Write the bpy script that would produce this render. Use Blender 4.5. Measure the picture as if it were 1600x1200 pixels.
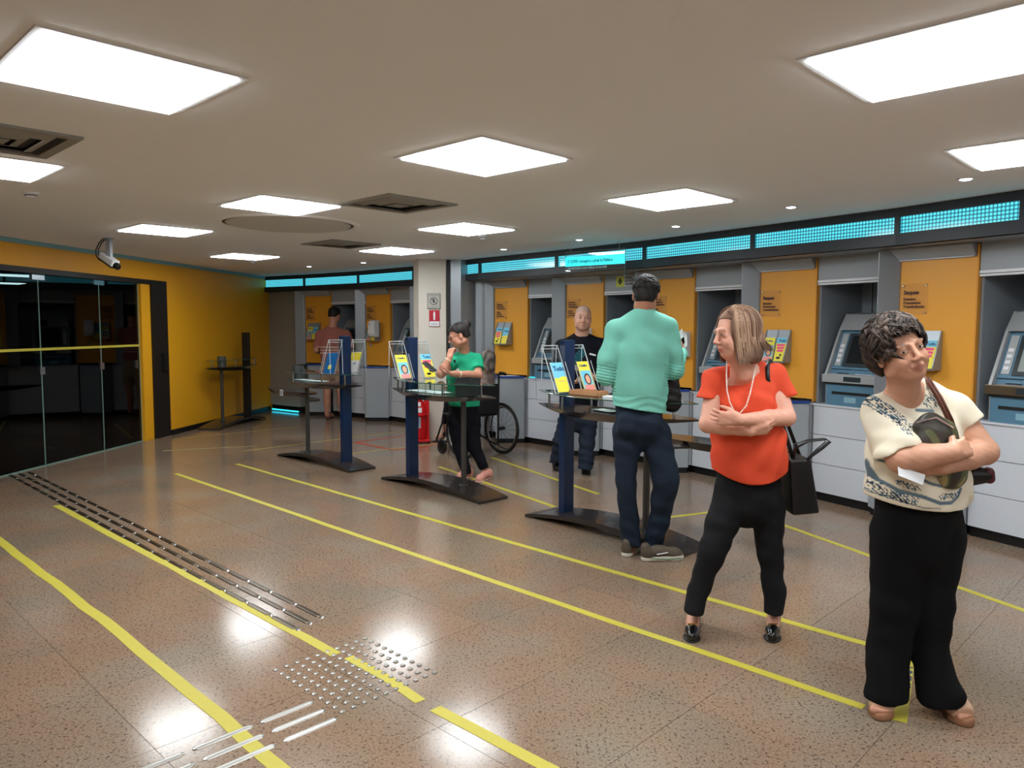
import bpy, bmesh, math, random
import numpy as np
from mathutils import Vector, Matrix, Euler
for o in list(bpy.data.objects): bpy.data.objects.remove(o)
S = bpy.context.scene
COL = S.collection
# ------------------------------------------------------------------ camera
EYE = 1.5
FPX, PITCH, ROLL = 1180.0, 0.0755, -0.0028
cam = bpy.data.cameras.new('camera'); cam.sensor_width = 36.0; cam.lens = 36.0*FPX/1600.0
cam.clip_start = 0.05; cam.clip_end = 100
co = bpy.data.objects.new('camera', cam); COL.objects.link(co)
co.matrix_world = Matrix.Translation((0, 0, EYE)) @ Matrix.Rotation(math.pi/2-PITCH, 4, 'X') @ Matrix.Rotation(-ROLL, 4, 'Z')
S.camera = co
# ------------------------------------------------------------------ world, exposure
w = bpy.data.worlds.new('world'); S.world = w; w.use_nodes = True
w.node_tree.nodes['Background'].inputs[0].default_value = (0.55, 0.6, 0.7, 1)
w.node_tree.nodes['Background'].inputs[1].default_value = 0.05
S.view_settings.view_transform = 'Standard'; S.view_settings.look = 'None'
S.view_settings.gamma = 1.0; S.view_settings.use_curve_mapping = False
S.view_settings.exposure = 0.0
PANEL_E = 22.0       # strength of the ceiling light panels
LED_E = 1.9        # strength of the cyan LED fascia
CEIL = 2.37
# ------------------------------------------------------------------ helpers
def W(u, v, Y):
    "point at depth Y seen at pixel (u, v) of the 1600x1200 frame"
    cr, sr, c, s = math.cos(ROLL), math.sin(ROLL), math.cos(PITCH), math.sin(PITCH)
    a = (u-800)/FPX; b = -(v-600)/FPX
    x = a*cr+b*sr; y = -a*sr+b*cr
    r = (x, c+y*s, y*c-s); t = Y/r[1]
    return Vector((r[0]*t, Y, EYE+r[2]*t))
def srgb(r, g, b):
    f = lambda c: ((c/255+0.055)/1.055)**2.4 if c > 10 else c/255/12.92
    return (f(r), f(g), f(b), 1.0)
def tag(o, label=None, cat=None, group=None, kind=None):
    if label: o['label'] = label
    if cat: o['category'] = cat
    if group: o['group'] = group
    if kind: o['kind'] = kind
    return o
def empty(name, loc=(0, 0, 0), rz=0.0, **k):
    o = bpy.data.objects.new(name, None); o.empty_display_size = 0.1
    COL.objects.link(o); o.location = loc; o.rotation_euler = (0, 0, rz)
    return tag(o, **k)
class MB:
    def __init__(s): s.v = []; s.f = []
    def add(s, vs, fs):
        n = len(s.v); s.v += [tuple(p) for p in vs]; s.f += [tuple(i+n for i in f) for f in fs]; return s
    def box(s, x0, x1, y0, y1, z0, z1, M=None):
        vs = [Vector((x, y, z)) for z in (z0, z1) for y in (y0, y1) for x in (x0, x1)]
        if M is not None: vs = [M @ p for p in vs]
        return s.add(vs, [(0, 2, 3, 1), (4, 5, 7, 6), (0, 1, 5, 4), (2, 6, 7, 3), (0, 4, 6, 2), (1, 3, 7, 5)])
    def prism(s, poly, z0, z1, M=None):
        n = len(poly)
        if sum(poly[i][0]*poly[(i+1) % n][1]-poly[(i+1) % n][0]*poly[i][1] for i in range(n)) < 0: poly = poly[::-1]
        g = lambda z, i: z[i] if hasattr(z, '__len__') else z
        vs = [Vector((p[0], p[1], g(z0, i))) for i, p in enumerate(poly)]+[Vector((p[0], p[1], g(z1, i))) for i, p in enumerate(poly)]
        if M is not None: vs = [M @ p for p in vs]
        return s.add(vs, [tuple(range(n))[::-1], tuple(range(n, 2*n))]+[(i, (i+1) % n, n+(i+1) % n, n+i) for i in range(n)])
    def tube(s, pts, r, n=8, cap=True, flat=None):
        pts = [Vector(p) for p in pts]; m = len(pts); rs = list(r) if hasattr(r, '__len__') else [r]*m
        base = len(s.v); up = None
        for i, p in enumerate(pts):
            t = (pts[min(i+1, m-1)]-pts[max(i-1, 0)])
            t = t.normalized() if t.length > 1e-9 else Vector((0, 0, 1))
            if up is None:
                up = Vector((0, 0, 1)) if abs(t.z) < 0.9 else Vector((1, 0, 0))
            a = t.cross(up); a = a.normalized() if a.length > 1e-6 else t.orthogonal().normalized()
            b = a.cross(t).normalized(); up = b
            for k in range(n):
                th = 2*math.pi*k/n
                q = p+a*(math.cos(th)*rs[i])+b*(math.sin(th)*rs[i]*(flat or 1))
                s.v.append(tuple(q))
        for i in range(m-1):
            for k in range(n):
                k2 = (k+1) % n
                s.f.append((base+i*n+k, base+i*n+k2, base+(i+1)*n+k2, base+(i+1)*n+k))
        if cap:
            s.f.append(tuple(base+k for k in range(n))[::-1]); s.f.append(tuple(base+(m-1)*n+k for k in range(n)))
        return s
    def lathe(s, prof, n=16, c=(0, 0, 0), M=None):
        base = len(s.v)
        for r, z in prof:
            for k in range(n):
                p = Vector((c[0]+r*math.cos(2*math.pi*k/n), c[1]+r*math.sin(2*math.pi*k/n), c[2]+z))
                s.v.append(tuple(M @ p if M is not None else p))
        for i in range(len(prof)-1):
            for k in range(n):
                k2 = (k+1) % n
                s.f.append((base+i*n+k, base+i*n+k2, base+(i+1)*n+k2, base+(i+1)*n+k))
        s.f.append(tuple(base+k for k in range(n))[::-1]); s.f.append(tuple(base+(len(prof)-1)*n+k for k in range(n)))
        return s
    def build(s, name, mat, parent=None, loc=None, rz=None, smooth=False, bevel=0, **k):
        me = bpy.data.meshes.new(name); me.from_pydata(s.v, [], s.f); me.update()
        if mat is not None: me.materials.append(mat)
        if smooth: me.shade_smooth()
        o = bpy.data.objects.new(name, me); COL.objects.link(o)
        if parent is not None: o.parent = parent
        if loc is not None: o.location = loc
        if rz is not None: o.rotation_euler = (0, 0, rz)
        if bevel:
            b = o.modifiers.new('bevel', 'BEVEL'); b.width = bevel; b.segments = 2; b.limit_method = 'ANGLE'
        return tag(o, **k)
def kids(o): return [c for c in bpy.data.objects if c.parent == o]
def copy_tree(o, parent=None):
    c = o.copy(); COL.objects.link(c)
    if parent is not None: c.parent = parent
    for ch in kids(o): copy_tree(ch, c)
    return c
TEXTS = []
def text(name, body, size, mat, parent, M, align='LEFT', ext=0.0008, bold=0.0, mirror=False, sx=1.0):
    c = bpy.data.curves.new(name, 'FONT'); c.body = body; c.size = size; c.align_x = align; c.extrude = ext; c.offset = bold
    c.resolution_u = 2; c.space_line = 1.05
    t = bpy.data.objects.new(name, c); COL.objects.link(t)
    dg = bpy.context.evaluated_depsgraph_get(); dg.update()
    me = bpy.data.meshes.new_from_object(t.evaluated_get(dg))
    bpy.data.objects.remove(t)
    me.materials.clear(); me.materials.append(mat)
    o = bpy.data.objects.new(name, me); COL.objects.link(o); o.parent = parent
    if mirror: sx = -sx
    me.transform(M @ Matrix.Diagonal((sx, 1, 1, 1)))
    return o
def frame_m(o, x, z):
    "matrix with local x, local y(up in text)=z, normal = x cross z"
    x = Vector(x).normalized(); z = Vector(z).normalized(); n = x.cross(z)
    M = Matrix.Identity(4)
    for i in range(3): M[i][0] = x[i]; M[i][1] = z[i]; M[i][2] = n[i]; M[i][3] = o[i]
    return M
# ------------------------------------------------------------------ materials
def mat(name, col, rough=0.5, metal=0.0, spec=0.5, var=0.0, vscale=8.0, bump=0.0, bscale=60.0, emit=None, estr=0.0, trans=0.0, alpha=1.0, ior=1.45, coat=0.0, detail=3):
    m = bpy.data.materials.new(name); m.use_nodes = True; nt = m.node_tree; b = nt.nodes['Principled BSDF']
    b.inputs['Base Color'].default_value = col; b.inputs['Roughness'].default_value = rough
    b.inputs['Metallic'].default_value = metal; b.inputs['Specular IOR Level'].default_value = spec
    b.inputs['Transmission Weight'].default_value = trans; b.inputs['Alpha'].default_value = alpha
    b.inputs['IOR'].default_value = ior; b.inputs['Coat Weight'].default_value = coat
    if emit: b.inputs['Emission Color'].default_value = emit; b.inputs['Emission Strength'].default_value = estr
    tc = nt.nodes.new('ShaderNodeTexCoord')
    if var > 0:
        n = nt.nodes.new('ShaderNodeTexNoise'); n.inputs['Scale'].default_value = vscale; n.inputs['Detail'].default_value = detail
        nt.links.new(tc.outputs['Object'], n.inputs['Vector'])
        mx = nt.nodes.new('ShaderNodeMix'); mx.data_type = 'RGBA'
        mx.inputs[6].default_value = tuple(c*(1-var) for c in col[:3])+(1,); mx.inputs[7].default_value = tuple(min(1, c*(1+var)) for c in col[:3])+(1,)
        nt.links.new(n.outputs['Fac'], mx.inputs[0]); nt.links.new(mx.outputs[2], b.inputs['Base Color'])
    if bump > 0:
        n2 = nt.nodes.new('ShaderNodeTexNoise'); n2.inputs['Scale'].default_value = bscale; n2.inputs['Detail'].default_value = 4
        nt.links.new(tc.outputs['Object'], n2.inputs['Vector'])
        bp = nt.nodes.new('ShaderNodeBump'); bp.inputs['Strength'].default_value = bump; bp.inputs['Distance'].default_value = 0.01
        nt.links.new(n2.outputs['Fac'], bp.inputs['Height']); nt.links.new(bp.outputs['Normal'], b.inputs['Normal'])
    return m
def lk(nt, a, b): nt.links.new(a, b)
def granite():
    m = bpy.data.materials.new('granite'); m.use_nodes = True; nt = m.node_tree; b = nt.nodes['Principled BSDF']; N = nt.nodes.new
    g = N('ShaderNodeNewGeometry')
    def noise(sc, det=2, rough=0.5):
        n = N('ShaderNodeTexNoise'); n.inputs['Scale'].default_value = sc; n.inputs['Detail'].default_value = det; n.inputs['Roughness'].default_value = rough
        lk(nt, g.outputs['Position'], n.inputs['Vector']); return n
    def ramp(src, stops):
        r = N('ShaderNodeValToRGB'); r.color_ramp.elements[0].position = stops[0][0]; r.color_ramp.elements[0].color = stops[0][1]
        r.color_ramp.elements[1].position = stops[-1][0]; r.color_ramp.elements[1].color = stops[-1][1]
        for p, c in stops[1:-1]:
            e = r.color_ramp.elements.new(p); e.color = c
        lk(nt, src, r.inputs[0]); return r
    big = noise(1.1, 3); fine = noise(130, 2, 0.7); spk = noise(75, 1, 0.5); mid = noise(38, 3, 0.7)
    base = ramp(big.outputs['Fac'], [(0.35, srgb(152, 142, 128)), (0.5, srgb(166, 144, 126)), (0.66, srgb(164, 155, 142))])
    grain = ramp(fine.outputs['Fac'], [(0.3, srgb(140, 122, 106)), (0.5, srgb(206, 192, 178)), (0.72, srgb(248, 244, 236))])
    mx = N('ShaderNodeMix'); mx.data_type = 'RGBA'; mx.blend_type = 'MULTIPLY'; mx.inputs[0].default_value = 0.75
    lk(nt, base.outputs[0], mx.inputs[6]); lk(nt, grain.outputs[0], mx.inputs[7])
    oi = N('ShaderNodeObjectInfo')
    tl = ramp(oi.outputs['Random'], [(0.0, (0.90, 0.91, 0.92, 1)), (0.5, (0.95, 0.93, 0.92, 1)), (1.0, (1, 0.96, 0.93, 1))])
    m2 = N('ShaderNodeMix'); m2.data_type = 'RGBA'; m2.blend_type = 'MULTIPLY'; m2.inputs[0].default_value = 1
    lk(nt, mx.outputs[2], m2.inputs[6]); lk(nt, tl.outputs[0], m2.inputs[7])
    dk = ramp(spk.outputs['Fac'], [(0.33, (1, 1, 1, 1)), (0.40, (0, 0, 0, 1))])
    m3 = N('ShaderNodeMix'); m3.data_type = 'RGBA'; lk(nt, m2.outputs[2], m3.inputs[6]); m3.inputs[7].default_value = srgb(70, 55, 46)
    mm = N('ShaderNodeMath'); mm.operation = 'MULTIPLY'; mm.inputs[1].default_value = 0.8
    lk(nt, dk.outputs[0], mm.inputs[0]); lk(nt, mm.outputs[0], m3.inputs[0])
    lk(nt, m3.outputs[2], b.inputs['Base Color'])
    rr = N('ShaderNodeMapRange'); rr.inputs[3].default_value = 0.10; rr.inputs[4].default_value = 0.20
    lk(nt, mid.outputs['Fac'], rr.inputs[0]); lk(nt, rr.outputs[0], b.inputs['Roughness'])
    b.inputs['Specular IOR Level'].default_value = 0.34
    return m
def glass(name, tint=(0.9, 1, 0.97, 1), rough=0.0, refl=0.5, ior=1.5):
    "thin architectural glass: fresnel reflection over tinted see-through"
    m = bpy.data.materials.new(name); m.use_nodes = True; nt = m.node_tree; N = nt.nodes.new
    nt.nodes.remove(nt.nodes['Principled BSDF']); out = nt.nodes['Material Output']
    t = N('ShaderNodeBsdfTransparent'); t.inputs[0].default_value = tint
    g = N('ShaderNodeBsdfGlossy'); g.inputs['Roughness'].default_value = rough; g.inputs[0].default_value = (1, 1, 1, 1)
    f = N('ShaderNodeFresnel'); f.inputs[0].default_value = ior
    mm = N('ShaderNodeMath'); mm.operation = 'MULTIPLY_ADD'; mm.inputs[1].default_value = 1.0; mm.inputs[2].default_value = refl; mm.use_clamp = True
    bf = N('ShaderNodeNewGeometry'); iv = N('ShaderNodeMath'); iv.operation = 'SUBTRACT'; iv.inputs[0].default_value = 1.0; lk(nt, bf.outputs['Backfacing'], iv.inputs[1])
    lk(nt, f.outputs[0], mm.inputs[0])
    m3 = N('ShaderNodeMath'); m3.operation = 'MULTIPLY'; lk(nt, mm.outputs[0], m3.inputs[0]); lk(nt, iv.outputs[0], m3.inputs[1])
    x = N('ShaderNodeMixShader'); lk(nt, m3.outputs[0], x.inputs[0]); lk(nt, t.outputs[0], x.inputs[1]); lk(nt, g.outputs[0], x.inputs[2])
    lk(nt, x.outputs[0], out.inputs[0]); return m
def led_mat():
    m = bpy.data.materials.new('led_perforated'); m.use_nodes = True; nt = m.node_tree; b = nt.nodes['Principled BSDF']; N = nt.nodes.new
    b.inputs['Base Color'].default_value = srgb(18, 30, 40); b.inputs['Roughness'].default_value = 0.12
    uv = N('ShaderNodeUVMap'); sp = N('ShaderNodeSeparateXYZ'); lk(nt, uv.outputs[0], sp.inputs[0])
    ds = []
    for i in (0, 1):
        a = N('ShaderNodeMath'); a.operation = 'MULTIPLY'; a.inputs[1].default_value = 1/0.0255; lk(nt, sp.outputs[i], a.inputs[0])
        f = N('ShaderNodeMath'); f.operation = 'FRACT'; lk(nt, a.outputs[0], f.inputs[0])
        s_ = N('ShaderNodeMath'); s_.operation = 'SUBTRACT'; s_.inputs[1].default_value = 0.5; lk(nt, f.outputs[0], s_.inputs[0])
        q = N('ShaderNodeMath'); q.operation = 'POWER'; q.inputs[1].default_value = 2; lk(nt, s_.outputs[0], q.inputs[0]); ds.append(q)
    ad = N('ShaderNodeMath'); lk(nt, ds[0].outputs[0], ad.inputs[0]); lk(nt, ds[1].outputs[0], ad.inputs[1])
    sq = N('ShaderNodeMath'); sq.operation = 'SQRT'; lk(nt, ad.outputs[0], sq.inputs[0])
    mr = N('ShaderNodeMapRange'); mr.inputs[1].default_value = 0.30; mr.inputs[2].default_value = 0.44; mr.inputs[3].default_value = 1; mr.inputs[4].default_value = 0.22
    lk(nt, sq.outputs[0], mr.inputs[0])
    ms = N('ShaderNodeMath'); ms.operation = 'MULTIPLY'; ms.inputs[1].default_value = LED_E; lk(nt, mr.outputs[0], ms.inputs[0])
    b.inputs['Emission Color'].default_value = (0.07, 0.50, 0.62, 1); lk(nt, ms.outputs[0], b.inputs['Emission Strength'])
    return m
M = {}
M['ceiling'] = mat('ceiling_paint', srgb(245, 247, 250), 0.7, var=0.006, vscale=1.5)
M['yellow_wall'] = mat('ochre_paint', srgb(224, 160, 24), 0.5, var=0.05, vscale=2.0)
M['yellow_panel'] = mat('amber_laminate', srgb(230, 162, 54), 0.4, var=0.02, vscale=3)
M['yellow_edge'] = mat('amber_edge', srgb(220, 150, 50), 0.5)
M['grey_metal'] = mat('grey_metal', srgb(150, 156, 162), 0.35, metal=0.35, var=0.05, vscale=5)
M['grey_panel'] = mat('grey_laminate', srgb(160, 166, 172), 0.45, var=0.03, vscale=3)
M['recess'] = mat('recess_grey', srgb(140, 148, 156), 0.4, metal=0.2, var=0.05, vscale=2)
M['white_lam'] = mat('white_laminate', srgb(202, 206, 214), 0.4, var=0.02, vscale=2)
M['kick'] = mat('black_kick', srgb(14, 14, 16), 0.5)
M['dark_frame'] = mat('dark_frame', srgb(40, 46, 54), 0.4)
M['cream'] = mat('cream_paint', srgb(206, 198, 186), 0.6, var=0.03, vscale=2)
M['black'] = mat('black_plastic', srgb(16, 16, 18), 0.4)
M['granite'] = granite()
M['tape'] = mat('yellow_tape', srgb(188, 176, 62), 0.5, var=0.08, vscale=25)
M['tape_faint'] = mat('worn_tape', srgb(160, 146, 84), 0.5, var=0.15, vscale=25)
M['tape_red'] = mat('red_tape', srgb(176, 62, 40), 0.5, var=0.1, vscale=20)
M['steel'] = mat('steel', srgb(200, 200, 205), 0.22, metal=1.0)
M['dark_steel'] = mat('dark_steel', srgb(92, 80, 66), 0.3, metal=0.9)
M['wenge'] = mat('dark_lacquer', srgb(50, 44, 42), 0.22, var=0.1, vscale=6, coat=0.3)
M['post_grey'] = mat('post_grey', srgb(70, 68, 66), 0.35, metal=0.4)
M['post_blue'] = mat('post_blue', srgb(16, 40, 74), 0.3, coat=0.2)
M['tglass'] = glass('table_glass', (0.80, 0.90, 0.87, 1), 0.0, 0.04)
M['acrylic'] = glass('acrylic', (0.95, 0.97, 0.97, 1), 0.0, 0.05)
M['acr_edge'] = mat('acrylic_edge', srgb(200, 205, 208), 0.15, alpha=1)
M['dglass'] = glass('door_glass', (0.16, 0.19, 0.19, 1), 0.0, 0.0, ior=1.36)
M['dedge'] = mat('glass_edge', srgb(110, 140, 130), 0.2)
M['led'] = led_mat()
M['panel'] = mat('lit_diffuser', (1, 1, 1, 1), 0.5, emit=(0.93, 0.98, 1.0, 1), estr=PANEL_E)
M['down'] = mat('lit_downlight', (1, 1, 1, 1), 0.5, emit=(0.85, 0.95, 1.0, 1), estr=8.0)
M['cyan_strip'] = mat('cyan_led_strip', (0, 0.4, 0.5, 1), 0.5, emit=(0.03, 0.62, 0.85, 1), estr=2.2)
M['white'] = mat('white_plastic', srgb(226, 228, 232), 0.4)
M['paper'] = mat('paper', srgb(230, 232, 236), 0.7)
M['dark_wood'] = mat('dark_jamb', srgb(26, 20, 16), 0.5)
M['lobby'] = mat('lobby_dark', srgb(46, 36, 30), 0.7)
M['ink'] = mat('ink_dark', srgb(50, 34, 50), 0.6)
M['red'] = mat('red_paint', srgb(196, 14, 24), 0.35)
M['blue_tray'] = mat('blue_plastic', srgb(26, 72, 160), 0.35)
M['atm_blue'] = mat('atm_blue_grey', srgb(82, 122, 146), 0.4)
M['atm_grey'] = mat('atm_light_grey', srgb(172, 176, 178), 0.35, metal=0.3)
M['atm_dark'] = mat('atm_dark', srgb(40, 48, 54), 0.3)
M['screen'] = mat('dark_screen', srgb(22, 28, 32), 0.08)
M['screen_glare'] = mat('glare_screen', srgb(120, 128, 126), 0.1, emit=srgb(150, 160, 155), estr=0.35)  # lighter grey and emission imitate a reflection on the screen
M['bronze'] = mat('bronze_trim', srgb(120, 104, 84), 0.3, metal=0.8)
M['p_yellow'] = mat('print_yellow', srgb(240, 224, 70), 0.5)
M['p_cyan'] = mat('print_cyan', srgb(120, 200, 226), 0.5)
M['p_blue'] = mat('print_blue', srgb(30, 110, 180), 0.5)
M['p_navy'] = mat('print_navy', srgb(24, 70, 130), 0.5)
M['p_pink'] = mat('print_pink', srgb(232, 70, 130), 0.5)
M['p_skin'] = mat('print_skin', srgb(226, 168, 140), 0.5)
M['p_hair'] = mat('print_hair', srgb(60, 40, 36), 0.5)
M['p_salmon'] = mat('print_salmon', srgb(240, 150, 140), 0.5)
M['sign_acr'] = mat('sign_acrylic', srgb(226, 176, 120), 0.08, alpha=0.12)
M['film'] = mat('cyan_film', srgb(60, 230, 235), 0.4, alpha=0.9, emit=(0.03, 0.85, 0.9, 1), estr=0.75)  # emission stands in for the LED fascia shining through the film
M['film_ink'] = mat('film_ink', srgb(20, 110, 130), 0.6)
M['rubber'] = mat('rubber', srgb(18, 18, 19), 0.6)
M['wood_box'] = mat('pale_wood', srgb(190, 140, 100), 0.5)
E1 = Vector((math.cos(math.radians(-44)), math.sin(math.radians(-44)), 0)); E2 = Vector((-E1.y, E1.x, 0))
# ================================================================== setting
# ---- floor
fl = MB().box(-7.2, 5.2, -2.2, 14.6, -0.15, -0.004).build('floor', M['granite'], kind='structure')
TILE = None; nt_ = 0
def inroom(p):
    return p.x > -5.45+0.108*(p.y-3.0)-0.1 and p.x < 4.2 and p.x*0.73+p.y*0.62 < 7.1 and p.y < 14
tb = MB().box(-0.3024, 0.3024, -0.3969, 0.3969, -0.004, 0.0)
for i in range(-14, 12):
    for j in range(-6, 22):
        a = -2.70+0.607*i+0.3035; b = 0.976+0.796*j+0.398
        p = E1*a+E2*b
        if p.y < 1.3 or not inroom(p) or abs(p.x) > 0.72*p.y+0.75: continue
        if TILE is None:
            TILE = tb.build('floor_tile', M['granite'], fl, bevel=0); o = TILE
        else:
            o = TILE.copy(); COL.objects.link(o)
        o.location = (p.x, p.y, 0); o.rotation_euler = (0, 0, math.radians(-44)); nt_ += 1
print('tiles', nt_)
# ---- bays of the curved machine wall
PB = {'I': (3.93, 4.13), 'A': (3.30, 5.38), 'B': (2.63, 6.55), 'C': (1.86, 7.72), 'D': (1.06, 8.75), 'E': (0.205, 9.70), 'X': (-0.83, 10.85), 'F': (-1.91, 11.93), 'G': (-3.02, 12.70)}
ORD = ['G', 'F', 'X', 'E', 'D', 'C', 'B', 'A', 'I']
P = {k: Vector((v[0], v[1], 0)) for k, v in PB.items()}
T = {}
for n_, k in enumerate(ORD):
    if n_ < len(ORD)-1: t = (P[ORD[n_+1]]-P[k]).normalized()
    T[k] = t
SEG = {k: (P[ORD[n_+1]]-P[k]).length if n_ < len(ORD)-1 else 1.3 for n_, k in enumerate(ORD)}
def rot2(v, deg):
    c, s_ = math.cos(math.radians(deg)), math.sin(math.radians(deg)); return Vector((v.x*c-v.y*s_, v.x*s_+v.y*c, 0))
ceil_poly = [(-7.2, -2.2), (5.2, -2.2), (5.2, 14.6), (-7.2, 14.6)]
ce = MB().prism(ceil_poly, CEIL, CEIL+0.1).build('ceiling', M['ceiling'], kind='structure')
# left wall with the glazed doorway
LW = lambda y: -5.02+0.108*(y-7.32)
def lwall(name, y0, y1, z0, z1, m, th=0.18, parent=None, off=0.0, **k):
    pts = [(LW(y0)+off, y0), (LW(y1)+off, y1), (LW(y1)+off-th, y1), (LW(y0)+off-th, y0)]
    return MB().prism(pts, z0, z1).build(name, m, parent, **k)
wl = lwall('wall_left', 10.33, 13.62, 0, CEIL, M['yellow_wall'], kind='structure')
lwall('door_header', 4.0, 10.33, 2.10, CEIL, M['yellow_wall'], parent=wl)
lwall('wall_near_part', -2.2, 4.0, 0, CEIL, M['yellow_wall'], parent=wl)
lwall('baseboard_left', 10.33, 13.5, 0.0, 0.07, M['kick'], th=0.02, off=0.018, kind='structure')
tr = lwall('trim_1', -2.0, 13.45, CEIL-0.045, CEIL-0.002, mat('cove_trim', srgb(120, 165, 175), 0.5), th=0.03, off=0.03, kind='structure')  # cyan glow under the ceiling is put into the trim colour
# back wall near the far corner
corner = Vector((LW(13.55), 13.55, 0)); gl = P['G']+Vector((-0.66, 0.36, 0))
d_ = (gl-corner).normalized(); nrm = Vector((-d_.y, d_.x, 0))
MB().prism([tuple(p)[:2] for p in (corner-d_*0.1, gl, gl+nrm*0.15, corner-d_*0.1+nrm*0.15)], 0.10, CEIL).build('wall_back', mat('taupe_wall', srgb(150, 146, 138), 0.5, var=0.03), kind='structure')
sg = empty('floor_light', (corner.x, corner.y, 0), label='cyan glowing light strip along the floor in the far corner', cat='light')
MB().prism([tuple(p-corner)[:2] for p in (corner+d_*0.05-nrm*0.03, gl-nrm*0.03+d_*0.1, gl+nrm*0.02+d_*0.1, corner+d_*0.05+nrm*0.02)], 0.0, 0.03).build('housing', M['kick'], sg)
MB().prism([tuple(p-corner)[:2] for p in (corner+d_*0.1-nrm*0.05, gl-nrm*0.05, gl-nrm*0.035, corner+d_*0.1-nrm*0.035)], 0.012, 0.032).build('lamp_strip', M['cyan_strip'], sg)
# outer shell
MB().box(-7.2, 5.2, -2.35, -2.2, 0, CEIL).build('wall_front', M['cream'], kind='structure')
wr_pts = [P[k]+Vector((T[k].y*-1, T[k].x, 0))*0.95 for k in ORD]
wr_pts = [Vector((-3.9, 14.3, 0))]+wr_pts+[wr_pts[-1]+T['I']*2.2, Vector((5.1, -2.2, 0))]
wr_pts = [p if p.x < 5.1 else Vector((5.1, p.y, 0)) for p in wr_pts]
mb = MB()
for a, b in zip(wr_pts[:-1], wr_pts[1:]):
    dd = (b-a).normalized(); nn = Vector((-dd.y, dd.x, 0)); nn = nn if nn.x > 0 else -nn
    mb.prism([tuple(q)[:2] for q in (a-dd*0.03, b+dd*0.03, b+dd*0.03+nn*0.1, a-dd*0.03+nn*0.1)], 0, CEIL)
wr = mb.build('wall_right', M['grey_panel'], kind='structure')
def quad_wall(name, a, b, z0, z1, th, m, parent, smooth=False, **k):
    dd = (b-a).normalized(); nn = Vector((-dd.y, dd.x, 0))   # for dd heading right/near nn points into the wall
    return MB().prism([tuple(q)[:2] for q in (a, b, b+nn*th, a+nn*th)], z0, z1).build(name, m, parent, **k)
# ---- cyan perforated fascia under the ceiling
FB = [(3.95, 3.55), (3.21, 4.82), (2.80, 5.57), (2.08, 6.62), (1.33, 7.70), (0.50, 8.72), (-0.42, 9.72), (-1.44, 11.05), (-2.44, 12.02), (-3.52, 12.85), (-4.36, 13.40)]
FB = [Vector((x, y, 0)) for x, y in FB][::-1]
fa = empty('backlit_fascia', (0, 8, 0), label='long dark fascia with cyan glowing perforated panels under the ceiling', cat='light panel')
fo = Vector((0, 8, 0))
for a, b in zip(FB[:-1], FB[1:]):
    dd = (b-a).normalized(); nn = Vector((-dd.y, dd.x, 0)); L = (b-a).length; a0 = a-fo; b0 = b-fo
    q = lambda p0, p1, t0, t1, z0, z1, nm, m: MB().prism([tuple(x)[:2] for x in (p0+nn*t0, p1+nn*t0, p1+nn*t1, p0+nn*t1)], z0, z1).build(nm, m, fa)
    q(a0, b0, 0, 0.05, CEIL-0.065, CEIL-0.0005, 'top_rail', M['dark_frame'])
    q(a0, b0, -0.01, 0.06, 2.10, 2.185, 'bottom_rail', M['dark_frame'])
    q(a0, b0, 0.0, 0.9, 2.10, 2.112, 'soffit_panel', M['grey_metal'])
    q(b0-dd*0.018, b0+dd*0.018, -0.006, 0.05, 2.18, CEIL-0.06, 'mullion', M['dark_frame'])
    me = bpy.data.meshes.new('led_panel')
    A0 = a0+nn*0.02; B0 = b0+nn*0.02
    me.from_pydata([(A0.x, A0.y, 2.18), (B0.x, B0.y, 2.18), (B0.x, B0.y, CEIL-0.06), (A0.x, A0.y, CEIL-0.06),
                    (A0.x+nn.x*.02, A0.y+nn.y*.02, 2.18), (B0.x+nn.x*.02, B0.y+nn.y*.02, 2.18), (B0.x+nn.x*.02, B0.y+nn.y*.02, CEIL-0.06), (A0.x+nn.x*.02, A0.y+nn.y*.02, CEIL-0.06)], [],
                   [(0, 1, 2, 3), (5, 4, 7, 6), (4, 5, 1, 0), (3, 2, 6, 7), (4, 0, 3, 7), (1, 5, 6, 2)])
    uv = me.uv_layers.new(name='UVMap'); uvs = [(0, 0), (L, 0), (L, .13), (0, .13)]
    for i in range(4): uv.data[i].uv = uvs[i]
    me.materials.append(M['led']); o = bpy.data.objects.new('led_panel', me); COL.objects.link(o); o.parent = fa
    tag(o, label='cyan glowing perforated panel')
# ---- bays
NAME = {'A': 'behind the curly haired older woman', 'B': 'right behind the coral woman', 'C': 'behind the mint green man',
        'D': 'behind the bald man', 'E': 'right of the wheelchair', 'F': 'left of the cream column', 'G': 'by the man in brown', 'X': 'hidden by the cream column', 'I': 'beyond the right edge'}
SIGN1 = (['Saques'], ['Extratos', 'Pagamentos', 'Transferências'])
def flat_rect(o, x, z, x0, x1, z0, z1, off=0.001, th=0.0006):
    n = x.cross(z); vs = []
    for d in (0, th):
        for (a, b) in ((x0, z0), (x1, z0), (x1, z1), (x0, z1)):
            vs.append(o+x*a+z*b+n*(off+d))
    return vs, [(3, 2, 1, 0), (4, 5, 6, 7), (0, 1, 5, 4), (1, 2, 6, 5), (2, 3, 7, 6), (3, 0, 4, 7)]
def flat_oval(o, x, z, cx, cz, rx, rz, off, n=14):
    nn = x.cross(z); vs = [o+x*(cx+rx*math.cos(2*math.pi*k/n))+z*(cz+rz*math.sin(2*math.pi*k/n))+nn*off for k in range(n)]
    return vs, [tuple(range(n))]
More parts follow.
